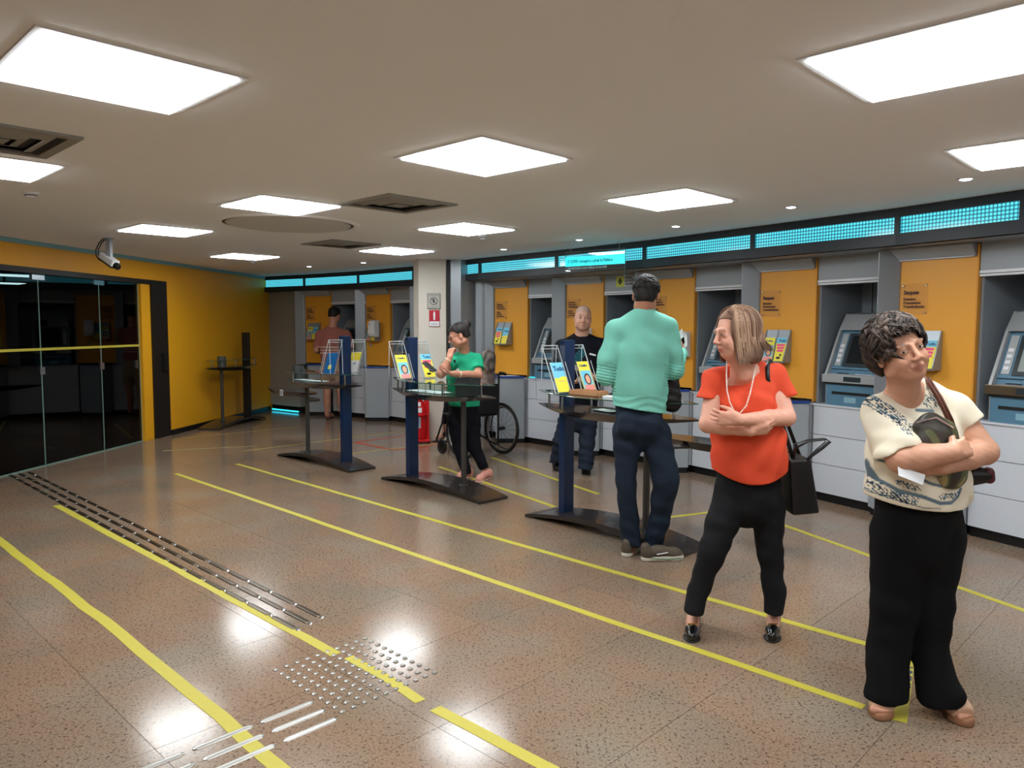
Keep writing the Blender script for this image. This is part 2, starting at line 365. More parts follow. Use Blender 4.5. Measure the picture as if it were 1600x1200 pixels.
def brochure(kind, o, x, z, w_, h_, label, group, name='brochure'):
    "leaflet standing on point o (bottom left), width along x, height along z; world coordinates"
    r = empty(name, o, label=label, cat='brochure', group=group)
    O = Vector((0, 0, 0)); n = x.cross(z)
    base = {'tudo': 'p_cyan', 'face': 'p_yellow', 'pink': 'p_yellow', 'blue': 'p_blue', 'grey': 'paper'}[kind]
    MB().add(*flat_rect(O, x, z, 0, w_, 0, h_, 0, 0.003)).build('sheet', M[base], r)
    f = lambda nm, m, x0, x1, z0, z1, off=.0034: MB().add(*flat_rect(O, x, z, x0*w_, x1*w_, z0*h_, z1*h_, off)).build(nm, M[m], r)
    ov = lambda nm, m, cx, cz, rx, rz, off: MB().add(*flat_oval(O, x, z, cx*w_, cz*h_, rx*w_, rz*h_, off)).build(nm, M[m], r)
    if kind == 'tudo':
        f('print_area', 'p_yellow', 0, 1, 0, 0.47); ov('print_cloud', 'p_yellow', .75, .47, .3, .05, .0042)
        text('lettering', 'Tudo', w_*0.42, M['p_navy'], r, frame_m(O+x*w_*.1+z*h_*.72+n*.005, x, z), bold=0.001)
        f('print_line', 'p_salmon', .2, .85, .36, .38, .0044)
    elif kind == 'face':
        f('print_area', 'p_cyan', 0.06, .94, 0.0, 0.68); ov('print_hair', 'p_hair', .55, .38, .30, .20, .0042)
        ov('print_face', 'p_skin', .55, .37, .20, .15, .0050); f('print_shirt', 'p_salmon', .12, .94, 0, .18, .0046)
        text('lettering', 'Crédito', w_*0.22, M['p_navy'], r, frame_m(O+x*w_*.12+z*h_*.82+n*.005, x, z), bold=0.0006)
    elif kind == 'pink':
        f('print_area', 'p_cyan', 0, 1, .76, 1)
        for q in range(3): f('print_block', 'p_pink', .1+.04*q, .9-.05*q, .40+.12*(2-q), .49+.12*(2-q), .0042)
        text('lettering', 'Tudo', w_*0.34, M['p_navy'], r, frame_m(O+x*w_*.22+z*h_*.82+n*.005, x, z), bold=0.001)
        ov('print_mark', 'kick', .42, .14, .22, .05, .0044); ov('print_mark', 'kick', .6, .26, .1, .05, .0044)
    elif kind == 'blue':
        f('print_area', 'p_yellow', .3, .6, .22, .42)
    elif kind == 'grey':
        f('print_area', 'p_yellow', 0, 1, .6, 1); ov('print_mark', 'p_navy', .5, .45, .12, .05, .0042)
    return r
def sign_plate(k, o, x, small):
    "o = bottom left corner of the plate, x = reading direction"
    z = Vector((0, 0, 1)); n = x.cross(z); r = empty('service_sign', o, label='clear service sign on the amber panel, '+NAME[k], cat='sign')
    O = Vector((0, 0, 0)); w_, h_ = 0.20, 0.235
    MB().add(*flat_rect(O, x, z, 0, w_, 0, h_, 0.012, 0.004)).build('plate', M['sign_acr'], r)
    for sx_ in (0.016, w_-0.016):
        for sz in (0.016, h_-0.016):
            c = O+x*sx_+z*sz
            MB().tube([c, c+n*0.012, c+n*0.020], [0.008, 0.008, 0.006], 8).build('screw', M['steel'], r)
    if not small:
        text('lettering', 'Saques', 0.042, M['ink'], r, frame_m(O+x*0.022+z*0.155+n*0.0175, x, z), bold=0.0012)
        text('lettering', 'Extratos\nPagamentos\nTransferências', 0.027, M['ink'], r, frame_m(O+x*0.022+z*0.110+n*0.0175, x, z), bold=0.0008)
    else:
        text('lettering', 'Depósitos\nPagamentos\nTransferências', 0.026, M['ink'], r, frame_m(O+x*0.02+z*0.185+n*0.0175, x, z), bold=0.0008)
        text('lettering', 'Saques\nExtratos\nEmpréstimos', 0.026, M['ink'], r, frame_m(O+x*0.02+z*0.085+n*0.0175, x, z), bold=0.0008)
    return r
def rack(k, o, x, kinds):
    "sloping grey leaflet rack on panel; o bottom-left on the panel"
    z = Vector((0, 0, 1)); n = x.cross(z); O = Vector((0, 0, 0)); w_ = 0.245; h_ = 0.29
    r = empty('leaflet_rack', o, label='grey leaflet rack on the amber panel, '+NAME[k], cat='rack')
    sec = lambda pts, x0, x1: (lambda m: m)(None)
    def side(x0, x1, pts, nm):
        vs = [O+x*xx+n*d+z*zz for xx in (x0, x1) for d, zz in pts]; m_ = len(pts)
        MB().add(vs, [tuple(range(m_))[::-1], tuple(range(m_, 2*m_))]+[(i, (i+1) % m_, m_+(i+1) % m_, m_+i) for i in range(m_)]).build(nm, M['grey_metal'], r)
    prof = [(0.002, 0.0), (0.125, 0.0), (0.125, 0.03), (0.02, h_), (0.002, h_)]
    side(0, 0.006, prof, 'side_plate'); side(w_-0.006, w_, prof, 'side_plate')
    side(0.006, w_-0.006, [(0.002, 0.0), (0.125, 0.0), (0.125, 0.006), (0.002, 0.006)], 'base_plate')
    side(0.006, w_-0.006, [(0.085, 0.006), (0.091, 0.006), (0.012, h_), (0.006, h_)], 'back_plate')
    side(w_/2-0.002, w_/2+0.002, [(0.085, 0.006), (0.115, 0.006), (0.02, h_), (0.006, h_)], 'divider')
    zz = Vector((n.x*-0.079, n.y*-0.079, 0.284)).normalized()
    out = []
    for i, kd in enumerate(kinds):
        oo = o+n*0.0995+x*(0.012+i*0.119)+z*0.0115
        brochure(kd, oo, x, zz, 0.100, 0.215, ('left' if i == 0 else 'right')+{'face': ' yellow and cyan leaflet with a face', 'pink': ' yellow leaflet with pink blocks', 'tudo': ' cyan and yellow leaflet', 'grey': ' pale leaflet'}[kd]+' in rack, '+NAME[k], 'leaflets in the wall racks')
    return r
def dispenser(o, x, label):
    z = Vector((0, 0, 1)); n = x.cross(z); O = Vector((0, 0, 0)); r = empty('towel_dispenser', o, label=label, cat='dispenser')
    pts = [(0.0, 0.0), (0.09, 0.01), (0.115, 0.06), (0.115, 0.20), (0.09, 0.26), (0.0, 0.27)]
    vs = [O+x*xx+n*d+z*zz for xx in (0, 0.14) for d, zz in pts]; m_ = len(pts)
    MB().add(vs, [tuple(range(m_))[::-1], tuple(range(m_, 2*m_))]+[(i, (i+1) % m_, m_+(i+1) % m_, m_+i) for i in range(m_)]).build('cover', M['white'], r, bevel=0.01)
    MB().box(0.05, 0.09, -0.005, 0.005, 0.1, 0.14, frame_m(O+n*0.117, x, n)).build('lever', M['grey_metal'], r)
    c = O+x*0.035+z*0.2+n*0.116
    MB().tube([c, c+n*0.003], 0.009, 10).build('lock', M['kick'], r)
    return r
def make_atm(k, brightened):
    t = T[k]; n = Vector((t.y, -t.x, 0)); n = -n  # into the wall
    n = Vector((-t.y, t.x, 0)); o = P[k]+t*0.10
    r = empty('cash_machine', (o.x, o.y, 0.845), math.atan2(t.y, t.x), label='grey and blue cash machine, '+NAME[k], cat='cash machine')
    w_ = 0.52
    def ext(pts, x0, x1, nm, m, parent=r, bevel=0):
        vs = [(xx, d, zz) for xx in (x0, x1) for d, zz in pts]; m_ = len(pts)
        return MB().add(vs, [tuple(range(m_)), tuple(range(m_, 2*m_))[::-1]]+[(i, m_+i, m_+(i+1) % m_, (i+1) % m_) for i in range(m_)]).build(nm, m, parent, bevel=bevel)
    ext([(0.012, 0.0), (0.012, 0.178), (0.45, 0.178), (0.45, 0.0)], 0.012, w_-0.012, 'base_cabinet', M['atm_blue'], bevel=0.004)
    ext([(0.02, 0.0), (0.02, 0.178), (0.44, 0.178), (0.44, 0.0)], 0, 0.012, 'side_trim', M['grey_metal'])
    ext([(-0.02, 0.195), (-0.02, 0.262), (0.18, 0.262), (0.18, 0.195)], -0.012, w_+0.01, 'console', M['bronze'] if brightened else M['atm_grey'], bevel=0.004)
    ext([(0.0, 0.178), (0.0, 0.195), (0.40, 0.195), (0.40, 0.178)], 0, w_, 'gap_trim', M['kick'])
    MB().box(0.07, w_-0.09, -0.004+0.012, 0.02, 0.095, 0.118).build('note_slot', M['kick'], r)
    MB().box(0.19, 0.30, 0.009, 0.014, 0.03, 0.075).build('sticker', mat('pale_label', srgb(130, 170, 186), 0.5), r)
    MB().box(0.20, 0.36, -0.0225, -0.018, 0.208, 0.248).build('card_reader', M['atm_dark'], r)
    ext([(0.02, 0.262), (0.10, 0.268), (0.10, 0.272), (0.02, 0.268)], 0.02, w_-0.02, 'keypad_deck', M['grey_metal'])
    kp = MB()
    for a in range(4):
        for b in range(3): kp.box(0.10+a*0.026, 0.12+a*0.026, 0.03+b*0.02, 0.045+b*0.02, 0.268, 0.276)
    kp.build('keypad', M['atm_dark'], r)
    MB().box(0.27, 0.42, 0.03, 0.085, 0.268, 0.272).build('instruction_card', M['paper'], r)
    # hood: side cheeks and sloping face
    ch = [(0.02, 0.262), (0.055, 0.262), (0.20, 0.60), (0.33, 0.78), (0.45, 0.80), (0.45, 0.262)]
    f0, f1 = (0.02, 0.262), (0.25, 0.79)
    cheek = [(0.0, 0.262), (0.17, 0.64), (0.26, 0.775), (0.45, 0.79), (0.45, 0.262)]
    ext(cheek, 0.0, 0.022, 'side_cheek', M['atm_grey']); ext(cheek, w_-0.022, w_, 'side_cheek', M['atm_grey'])
    ext([(0.05, 0.27), (0.20, 0.635), (0.45, 0.635), (0.45, 0.27)], 0.022, w_-0.022, 'screen_surround', M['atm_blue'])
    ext([(0.165, 0.635), (0.25, 0.77), (0.43, 0.785), (0.43, 0.635)], 0.022, w_-0.022, 'top_hood', M['atm_grey'])
    sl = Vector((0, 0.15, 0.365)).normalized(); ff = frame_m(Vector((0, 0.05, 0.27)), (1, 0, 0), sl)
    def pl(x0, x1, a0, a1, h, nm, m): MB().box(x0, x1, a0, a1, -0.005, h, ff).build(nm, m, r)
    pl(0.115, w_-0.06, 0.06, 0.36, 0.012, 'screen_bezel', M['atm_dark'])
    pl(0.15, w_-0.09, 0.09, 0.335, 0.015, 'screen', M['screen_glare'] if brightened else M['screen'])
    pl(0.04, 0.095, 0.07, 0.36, 0.006, 'button_strip', M['atm_grey'])
    for b in range(4): pl(0.05, 0.085, 0.10+b*0.045, 0.125+b*0.045, 0.011, 'side_button', M['white'])
    pl(0.03, w_-0.03, 0.035, 0.05, 0.02, 'lower_ledge', M['atm_blue'])
    sl2 = Vector((0, 0.085, 0.135)).normalized(); f2 = frame_m(Vector((0, 0.165, 0.635)), (1, 0, 0), sl2)
    MB().box(0.16, 0.28, 0.04, 0.10, 0, 0.004, f2).build('camera_window', M['grey_panel'], r)
    MB().box(0.30, 0.45, 0.02, 0.13, 0, 0.005, f2).build('dark_window', M['kick'], r)
    return r
for k in ORD:
    t = T[k]; n = Vector((-t.y, t.x, 0)); p = P[k]; L = SEG[k]; full = k not in ('X', 'I')
    # white drawer cabinet below the machine
    r = empty('drawer_cabinet', (p.x, p.y, 0), math.atan2(t.y, t.x), label='white three-row counter cabinet, '+NAME[k], cat='cabinet')
    LL = L-0.02 if k != 'I' else 0.9
    MB().box(0.0, LL, 0.02, 0.55, 0.075, 0.83).build('carcass', M['grey_panel'], r)
    MB().box(0.0, LL, -0.012, 0.56, 0.83, 0.845).build('worktop', M['white_lam'], r)
    MB().box(0.0, LL, 0.03, 0.5, 0.0, 0.075).build('plinth', M['kick'], r)
    for a, (z0, z1) in enumerate(((0.078, 0.324), (0.329, 0.576), (0.581, 0.828))):
        if k in ('E', 'D') and a == 2:
            MB().box(0.002, 0.155, 0.0, 0.02, z0, z1).build('drawer_front', M['white_lam'], r)
            MB().box(0.160, LL, 0.0, 0.02, z0, z1).build('drawer_front', M['white_lam'], r)
        else: MB().box(0.002, LL, 0.0, 0.02, z0, z1).build('drawer_front', M['white_lam'], r)
    # rounded grey pedestal with blue tray under the yellow panel
    r = empty('pedestal_cabinet', (p.x-0.012, p.y-0.022, 0), 0, label='grey pedestal cabinet with blue tray, '+NAME[k], cat='cabinet')
    def rr(w_, f, b, c=0.05, e=0.0):
        pts = [(-w_-e, b), (-w_-e, f+c-e)]
        for q in range(1, 5): a = math.pi/2*q/4; pts.append((-w_-e+c*(1-math.cos(a)), f-e+c*(1-math.sin(a))))
        for q in range(0, 5): a = math.pi/2*q/4; pts.append((-c+c*math.sin(a)+e*0, f-e+c*(1-math.cos(a))))
        pts.append((0, b)); return pts
    pw = 0.40 if k not in 'FG' else 0.42
    tp_ = T[ORD[max(0, ORD.index(k)-1)]]; sl = abs(tp_.y/tp_.x)
    def wedge(w_, f, c=0.05, e=0.0, gap=0.012):
        pts = [(-w_-e, max(f+c+0.02, w_*sl-gap*2))]
        for q in range(0, 5): a = math.pi/2*q/4; pts.append((-w_-e+c*(1-math.cos(a)), f-e+c*(1-math.sin(a))))
        for q in range(0, 4): a = math.pi/2*q/4; pts.append((-0.025-0.02+0.02*math.sin(a), f-e+0.02*(1-math.cos(a))))
        return pts
    MB().prism(wedge(pw, 0.0), 0.06, 0.842).build('body', M['grey_panel'], r)
    MB().prism(wedge(pw-0.012, 0.015), 0.0, 0.06).build('plinth', M['kick'], r)
    MB().prism(wedge(pw, 0.0, e=0.015), 0.847, 0.855).build('tray', M['blue_tray'], r)
    MB().box(-pw+0.03, -0.04, -0.012, 0.0, 0.852, 0.866).build('tray_lip', M['blue_tray'], r)
    # yellow panel
    td = rot2(t, 8); L0 = 0.585; q0 = p-td*L0
    td = (p-q0).normalized(); nn = Vector((-td.y, td.x, 0))
    r = empty('partition_panel', (q0.x, q0.y, 0), math.atan2(td.y, td.x), label='tall amber partition panel, '+NAME[k], cat='panel')
    MB().box(0, L0-0.012, -0.0, 0.03, 0.88, 2.07).build('panel_face', M['yellow_panel'], r)
    MB().box(L0-0.012, L0, -0.012, 0.04, 0.86, 2.093).build('edge_strip', M['yellow_edge'], r)
    # hood lamp above the panel
    r = empty('panel_hood', (q0.x, q0.y, 2.012), math.atan2(td.y, td.x), label='grey hood across the amber panel top, '+NAME[k], cat='lamp hood')
    vs = [(xx, d, zz) for xx in (-0.04, L0-0.02) for d, zz in ((-0.002, 0.0), (-0.02, 0.0), (-0.085, 0.075), (-0.085, 0.085), (-0.002, 0.085))]
    MB().add(vs, [(0, 1, 2, 3, 4), (9, 8, 7, 6, 5)]+[(i, 5+i, 5+(i+1) % 5, (i+1) % 5) for i in range(5)]).build('hood_shell', M['grey_panel'], r)
    MB().box(-0.03, L0-0.03, -0.024, -0.004, -0.006, 0.002).build('lower_lip', M['grey_metal'], r)
    # column at the left end of the panel
    r = empty('divider_column', (q0.x, q0.y, 0), 0, label='grey divider column beside amber panel, '+NAME[k], cat='column')
    cw = 0.17 if k not in ('E', 'X') else 0.24
    MB().prism([(-cw, -0.03), (-0.002, -0.03), (n.x*0.34-0.002, n.y*0.34-0.03), (n.x*0.34-cw, n.y*0.34-0.03)], 0.847, 2.098).build('shaft', M['grey_metal'], r, bevel=0.01)
    # recess: side wall, back wall, header, rail
    cn = p+t*(L-0.30)
    quad_wall('recess_side', p+n*0.03, p+n*0.60, 0.848, 2.0, -0.02, M['recess'], wr)
    quad_wall('recess_back', p+n*0.58, p+n*0.58+t*(L-0.1), 0.848, 2.0, 0.02, M['recess'], wr)
    quad_wall('header_panel', p+t*0.005, p+t*(L-0.56), 1.905, 2.11, 0.03, M['grey_panel'], wr)
    quad_wall('shutter_rail', p+t*0.005-n*0.008, p+t*(L-0.56)-n*0.008, 1.885, 1.905, 0.05, M['white'], wr)
    quad_wall('shutter_rail', p+t*0.005-n*0.004, p+t*(L-0.56)-n*0.004, 1.865, 1.880, 0.04, M['white'], wr)
    quad_wall('recess_ceiling', p+n*0.03, p+n*0.03+t*(L-0.1), 1.99, 2.0, 0.55, M['recess'], wr)
    quad_wall('back_seam', p+n*0.575+t*0.12, p+n*0.575+t*0.126, 1.3, 1.99, 0.006, M['kick'], wr)
    if k != 'X': make_atm(k, k in ('A', 'I'))
    if full:
        small = k not in ('A', 'B')
        sign_plate(k, q0+td*0.04-nn*0.0+Vector((0, 0, 1.60)), td, small)
        if k in 'ABE': rack(k, q0+td*(0.11 if k != 'E' else 0.08)-nn*0.002+Vector((0, 0, 1.19 if k != 'E' else 1.27)), td, ('face', 'pink') if k != 'E' else ('pink', 'tudo'))
        if k in 'FG': rack(k, q0+td*0.1-nn*0.002+Vector((0, 0, 1.27)), td, ('face', 'tudo'))
        if k == 'C': dispenser(q0+td*0.405-nn*0.002+Vector((0, 0, 1.19)), td, 'white paper towel dispenser on the yellow panel right of the man in mint green')
        if k == 'F': dispenser(q0+td*0.32-nn*0.13+Vector((0, 0, 1.33)), td, 'white paper towel dispenser on the yellow panel left of the cream column')
        if k == 'D': dispenser(q0+td*0.28-nn*0.002+Vector((0, 0, 1.22)), td, 'white dispenser partly behind the bald man in black')
# papers lying on trays
def sheets(o, rz, n_, label, name='paper_stack', w_=0.21, h_=0.15, z=0.0):
    random.seed(int(o[0]*1000)); r = empty(name, o, rz, label=label, cat='papers')
    for i in range(n_):
        a = random.uniform(-.5, .5); dx, dy = random.uniform(-.03, .03), random.uniform(-.02, .02)
        MB().box(-w_/2, w_/2, -h_/2, h_/2, i*0.003, i*0.003+0.002, Matrix.Translation((dx, dy, 0)) @ Matrix.Rotation(a, 4, 'Z')).build('sheet', M['paper'], r)
    return r
pe = P['E']; sheets((pe.x-0.24, pe.y+0.10, 0.858), 0.1, 4, 'loose white papers on the blue tray right of the wheelchair')
pb_ = P['F']; sheets((pb_.x-0.2, pb_.y+0.1, 0.858), 0.2, 1, 'single white sheet on the blue tray left of the cream column')
# small cyan lamp at the counter corner of bay E
r = empty('counter_light', (pe.x+0.03, pe.y-0.04, 0.8465), -0.7, label='small glowing cyan strip on the white counter right of the wheelchair', cat='light')
MB().box(-0.02, 0.08, -0.012, 0.03, 0, 0.006).build('housing', M['kick'], r); MB().box(-0.015, 0.075, -0.010, 0.028, 0.006, 0.014).build('lamp_strip', M['cyan_strip'], r)
# bank sticker on the header of bay D
t = T['D']; n = Vector((-t.y, t.x, 0)); o = P['D']+t*0.19+Vector((0, 0, 1.95))-n*0.002
r = empty('header_sticker', o, label='white header sticker with yellow emblem above the bald man\'s right', cat='sticker')
z = Vector((0, 0, 1)); O = Vector((0, 0, 0))
MB().add(*flat_rect(O, t, z, 0, 0.34, 0, 0.125, 0, 0.001)).build('label', mat('pale_grey_label', srgb(196, 198, 200), 0.5), r)
MB().add(*flat_rect(O, t, z, 0, 0.125, 0, 0.125, 0.001, 0.001)).build('emblem_ground', mat('emblem_yellow', srgb(214, 216, 90), 0.5), r)
em = mat('emblem_dark', srgb(60, 66, 20), 0.5)
nn = t.cross(z)
for s_ in (-1, 1):
    pts = [(0.0625+s_*0.036, 0.062), (0.0625-s_*0.004, 0.100), (0.0625-s_*0.018, 0.086), (0.0625+s_*0.008, 0.062), (0.0625-s_*0.018, 0.038), (0.0625-s_*0.004, 0.024)]
    vs = [O+t*a+z*b+nn*0.0026 for a, b in pts]; MB().add(vs, [tuple(range(6)) if s_ > 0 else tuple(range(6))[::-1]]).build('emblem', em, r)
text('lettering', 'CAIXA\nELETRÔNICO\nSAQUES', 0.033, M['ink'], r, frame_m(O+t*0.14+z*0.088+nn*0.002, t, z), bold=0.0008)
# ---- structural column
r = empty('wall_column', (-1.12, 9.93, 0), kind='structure')
r.name = 'trim_2'
MB().prism([(-0.125, 0.02), (-0.10, -0.04), (0.255, -0.04), (0.27, 0.02), (0.27, 0.42), (-0.19, 0.42), (-0.19, 0.16)], 0, CEIL).build('column_shaft', M['cream'], r)
MB().box(0.272, 0.30, -0.01, 0.03, 0, CEIL).build('dark_strip', M['kick'], r)  # black strip between the cream shaft and the cladding
zz_ = [(0.30, 0.02), (0.45, -0.02), (0.55, 0.06), (0.63, 0.16), (0.745, 0.10), (0.76, 0.18), (0.76, 0.6), (0.30, 0.6)]
MB().prism(zz_, 0, CEIL).build('folded_cladding', M['grey_metal'], r)
# ---- left glazed doorway
def lrect(name, y0, y1, z0, z1, th, off, m, parent, base):
    pts = [(LW(y0)+off-base.x, y0-base.y), (LW(y1)+off-base.x, y1-base.y), (LW(y1)+off-th-base.x, y1-base.y), (LW(y0)+off-th-base.x, y0-base.y)]
    return MB().prism(pts, z0, z1).build(name, m, parent)
db = Vector((LW(8), 8, 0)); dr = empty('door_1', db, kind='structure')
lrect('jamb', 9.97, 10.32, 0, 2.10, 0.10, 0.005, M['dark_wood'], dr, db)
lrect('jamb_face', 9.77, 9.965, 0, 2.06, 0.06, -0.02, M['yellow_wall'], dr, db)
lrect('head_rail', 4.0, 10.02, 2.04, 2.10, 0.10, -0.0, M['dark_wood'], dr, db)
MB().box(-0.02, 0.02, -0.06, 0.06, 1.05, 1.28).build('door_closer', M['black'], dr, loc=(LW(10.2)-db.x+0.02, 10.2-db.y, -0.15))
ys = [4.3, 5.6, 6.7, 8.02, 9.0, 9.76]
for i in range(5):
    off = -0.06
    g = lrect('glass_pane', ys[i]+0.008, ys[i+1]-0.008, 0.01, 2.05, 0.010, off, M['dglass'], dr, db); tag(g, label='dark clear glass pane')
    lrect('pane_edge', ys[i+1]-0.007, ys[i+1]+0.007, 0.01, 2.05, 0.012, off+0.001, M['dedge'], dr, db)
    lrect('bottom_rail', ys[i]-0.03, ys[i+1]+0.03, 0.0, 0.012, 0.02, off+0.004, M['dedge'], dr, db)
    lrect('warning_stripe', ys[i], ys[i+1], 1.235, 1.262, 0.002, off+0.003, M['tape'], dr, db)
for y_ in (8.02, 9.0):
    lrect('top_patch', y_-0.09, y_+0.09, 1.98, 2.05, 0.03, -0.05, M['steel'], dr, db)
    lrect('door_lock', y_-0.03, y_+0.04, 0.98, 1.06, 0.03, -0.05, M['steel'], dr, db)
lrect('door_handle', 9.66, 9.69, 0.96, 1.06, 0.03, -0.04, M['steel'], dr, db)
# dark lobby beyond the glass
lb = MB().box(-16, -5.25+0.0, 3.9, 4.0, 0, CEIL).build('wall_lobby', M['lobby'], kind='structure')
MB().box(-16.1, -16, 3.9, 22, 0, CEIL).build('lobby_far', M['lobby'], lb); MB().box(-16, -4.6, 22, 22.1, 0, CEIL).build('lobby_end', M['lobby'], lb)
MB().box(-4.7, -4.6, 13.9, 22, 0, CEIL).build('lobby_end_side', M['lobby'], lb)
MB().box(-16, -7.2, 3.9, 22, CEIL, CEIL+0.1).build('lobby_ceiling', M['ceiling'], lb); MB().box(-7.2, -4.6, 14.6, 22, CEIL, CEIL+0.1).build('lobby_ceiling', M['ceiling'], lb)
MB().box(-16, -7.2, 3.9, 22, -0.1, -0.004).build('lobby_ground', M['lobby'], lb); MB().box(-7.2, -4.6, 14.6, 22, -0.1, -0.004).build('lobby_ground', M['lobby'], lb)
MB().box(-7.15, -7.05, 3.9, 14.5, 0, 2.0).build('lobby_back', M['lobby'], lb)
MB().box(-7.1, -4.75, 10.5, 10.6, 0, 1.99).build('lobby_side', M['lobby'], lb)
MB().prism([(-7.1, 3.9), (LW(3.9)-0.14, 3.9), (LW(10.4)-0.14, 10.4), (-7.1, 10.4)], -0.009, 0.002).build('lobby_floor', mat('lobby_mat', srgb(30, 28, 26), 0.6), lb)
r = empty('lobby_poster', (-7.04, 9.55, 1.62), label='pale grey notice seen dimly through the glass doors at far left', cat='notice')
MB().box(0, 0.008, -0.28, 0.28, -0.25, 0.25).build('board', mat('notice_grey', srgb(120, 124, 130), 0.6, emit=srgb(110, 116, 124), estr=0.12), r)  # notice board given a faint glow of its own
r = empty('lobby_sign', (-7.0, 10.22, 1.30), label='green and blue lit sign seen dimly through the glass doors', cat='sign')  # sign fields given a faint glow in their own colours
MB().box(0, 0.02, -0.30, 0.14, -0.12, 0.10).build('green_field', mat('sign_green', srgb(90, 130, 40), 0.5, emit=srgb(90, 130, 40), estr=0.35), r)
MB().box(0, 0.02, 0.14, 0.30, -0.12, 0.02).build('blue_field', mat('sign_blue', srgb(20, 40, 90), 0.5, emit=srgb(20, 40, 90), estr=0.3), r)
# ---- tapes
def tape(pts, w_, m, label, z=0.0, wig=0.0, name='floor_tape'):
    pts = [Vector((x, y, 0)) for x, y in pts]; c = pts[0]
    Ls = []; 
    for a, b in zip(pts[:-1], pts[1:]):
        n_ = max(1, int((b-a).length/0.25))
        for i in range(n_): Ls.append(a.lerp(b, i/n_))
    Ls.append(pts[-1]); vs = []; fs = []
    random.seed(int(abs(c.x*100)+abs(c.y*37)))
    for i, q in enumerate(Ls):
        d = (Ls[min(i+1, len(Ls)-1)]-Ls[max(i-1, 0)]).normalized(); nn = Vector((-d.y, d.x, 0)); j = random.uniform(-wig, wig)
        for s_ in (-1, 1):
            for zz in (z, z+0.0012): vs.append(q-c+nn*(s_*w_/2+j)+Vector((0, 0, zz)))
    for i in range(len(Ls)-1):
        a, b = i*4, (i+1)*4
        fs += [(a+1, a+3, b+3, b+1), (a, b, b+2, a+2), (a, a+1, b+1, b), (a+2, b+2, b+3, a+3)]
    fs += [(0, 2, 3, 1), (len(Ls)*4-4, len(Ls)*4-3, len(Ls)*4-1, len(Ls)*4-2)]
    return MB().add(vs, fs).build(name, m, loc=(c.x, c.y, 0.0003), label=label, cat='floor tape')
tape([(-3.0, 8.15), (1.72, 3.46)], 0.048, M['tape'], 'long yellow queue tape farther from the camera, passing behind the coral woman\'s heels', wig=0.004)
tape([(-3.42, 7.6), (-0.3, 4.55), (1.40, 2.89)], 0.048, M['tape'], 'long yellow queue tape nearer the camera, ending at the beige wedge sandal', wig=0.003)
tape([(-3.81, 6.22), (-0.80, 3.36)], 0.055, M['tape'], 'yellow tape running beside the dark tactile bars', wig=0.004)
tape([(-0.74, 3.33), (-0.52, 3.12), (-0.36, 2.93)], 0.05, M['tape'], 'short bumpy yellow tape piece over the steel studs', wig=0.006)
tape([(-0.30, 2.87), (0.65, 1.98)], 0.055, M['tape'], 'yellow tape from the steel studs to the bottom edge', wig=0.002)
tape([(-4.0, 5.58), (-1.9, 3.58), (-0.15, 1.83)], 0.058, M['tape'], 'thick yellow tape crossing the bottom left corner', wig=0.006)
wt = tape([(1.45, 2.80), (1.86, 3.50)], 0.13, M['tape'], 'wide yellow tape with blue lettering between the older woman\'s feet')
d = Vector((0.41, 0.70, 0)).normalized()
text('lettering', 'CAIXA', 0.085, mat('blue_print', srgb(40, 70, 120), 0.6), wt, frame_m(Vector((0.20, 0.22, 0.0016)), d, Vector((-d.y, d.x, 0))), bold=0.001)
tape([(-0.78, 8.02), (0.36, 6.22)], 0.045, M['tape'], 'yellow tape behind the middle writing stand')
tape([(-0.24, 8.62), (0.78, 6.71)], 0.045, M['tape'], 'yellow tape under the bald man\'s feet')
tape([(1.22, 5.87), (1.90, 6.18)], 0.045, M['tape'], 'short yellow tape between the mint man and the coral woman')
tape([(1.90, 6.10), (2.95, 3.35)], 0.045, M['tape'], 'yellow tape running behind both women toward the right edge')
tape([(-3.23, 9.0), (-1.0, 11.4)], 0.04, M['tape_faint'], 'faint far yellow tape reaching the fire extinguisher')
tape([(-2.2, 8.6), (-0.95, 9.62)], 0.04, M['tape_faint'], 'faint yellow tape crossing below the red square')
tape([(-4.5, 9.95), (-3.2, 11.2)], 0.035, M['tape_faint'], 'faint yellow tape in front of the wall stand')
tape([(-4.2, 9.0), (-3.2, 9.4)], 0.035, M['tape_faint'], 'short faint yellow tape left of the far writing stand')
rd = tape([(-2.04, 9.72), (-1.43, 9.10), (-0.90, 9.62), (-1.45, 10.35), (-2.04, 9.72)], 0.05, M['tape_red'], 'red tape square on the floor in front of the fire extinguisher')
# ---- tactile paving
def round_bar(L, w_, h_):
    n = 4; m = MB()
    for k in range(2): pass
    prof = [(-w_/2, 0), (-w_/2*0.8, h_*0.7), (-w_*0.2, h_), (w_*0.2, h_), (w_/2*0.8, h_*0.7), (w_/2, 0)]
    vs = []
    for x, sc in ((-L/2, 0.5), (-L/2+w_*0.4, 1), (L/2-w_*0.4, 1), (L/2, 0.5)):
        for a, b in prof: vs.append((x, a*sc, b*sc if sc < 1 else b))
    fs = [tuple(range(6)), tuple(range(18, 24))[::-1]]
    for i in range(3):
        for k in range(6): fs.append((i*6+k, (i+1)*6+k, (i+1)*6+(k+1) % 6, i*6+(k+1) % 6))
    return m.add(vs, fs)
gr_o = E1*(-6.95)
tg = empty('tactile_guide_dark', (-2.4, 5.0, 0), label='three rows of dark metal tactile guiding bars leading to the glass doors', cat='tactile strip')
A1, A2 = Vector((-4.98, 7.68, 0)), Vector((-0.80, 3.625, 0))
dA = (A2-A1).normalized(); nA = Vector((dA.y, -dA.x, 0)); pitch = 0.2655
L = (A2-A1).length; N_ = int(L/pitch); bar = None; cap = None
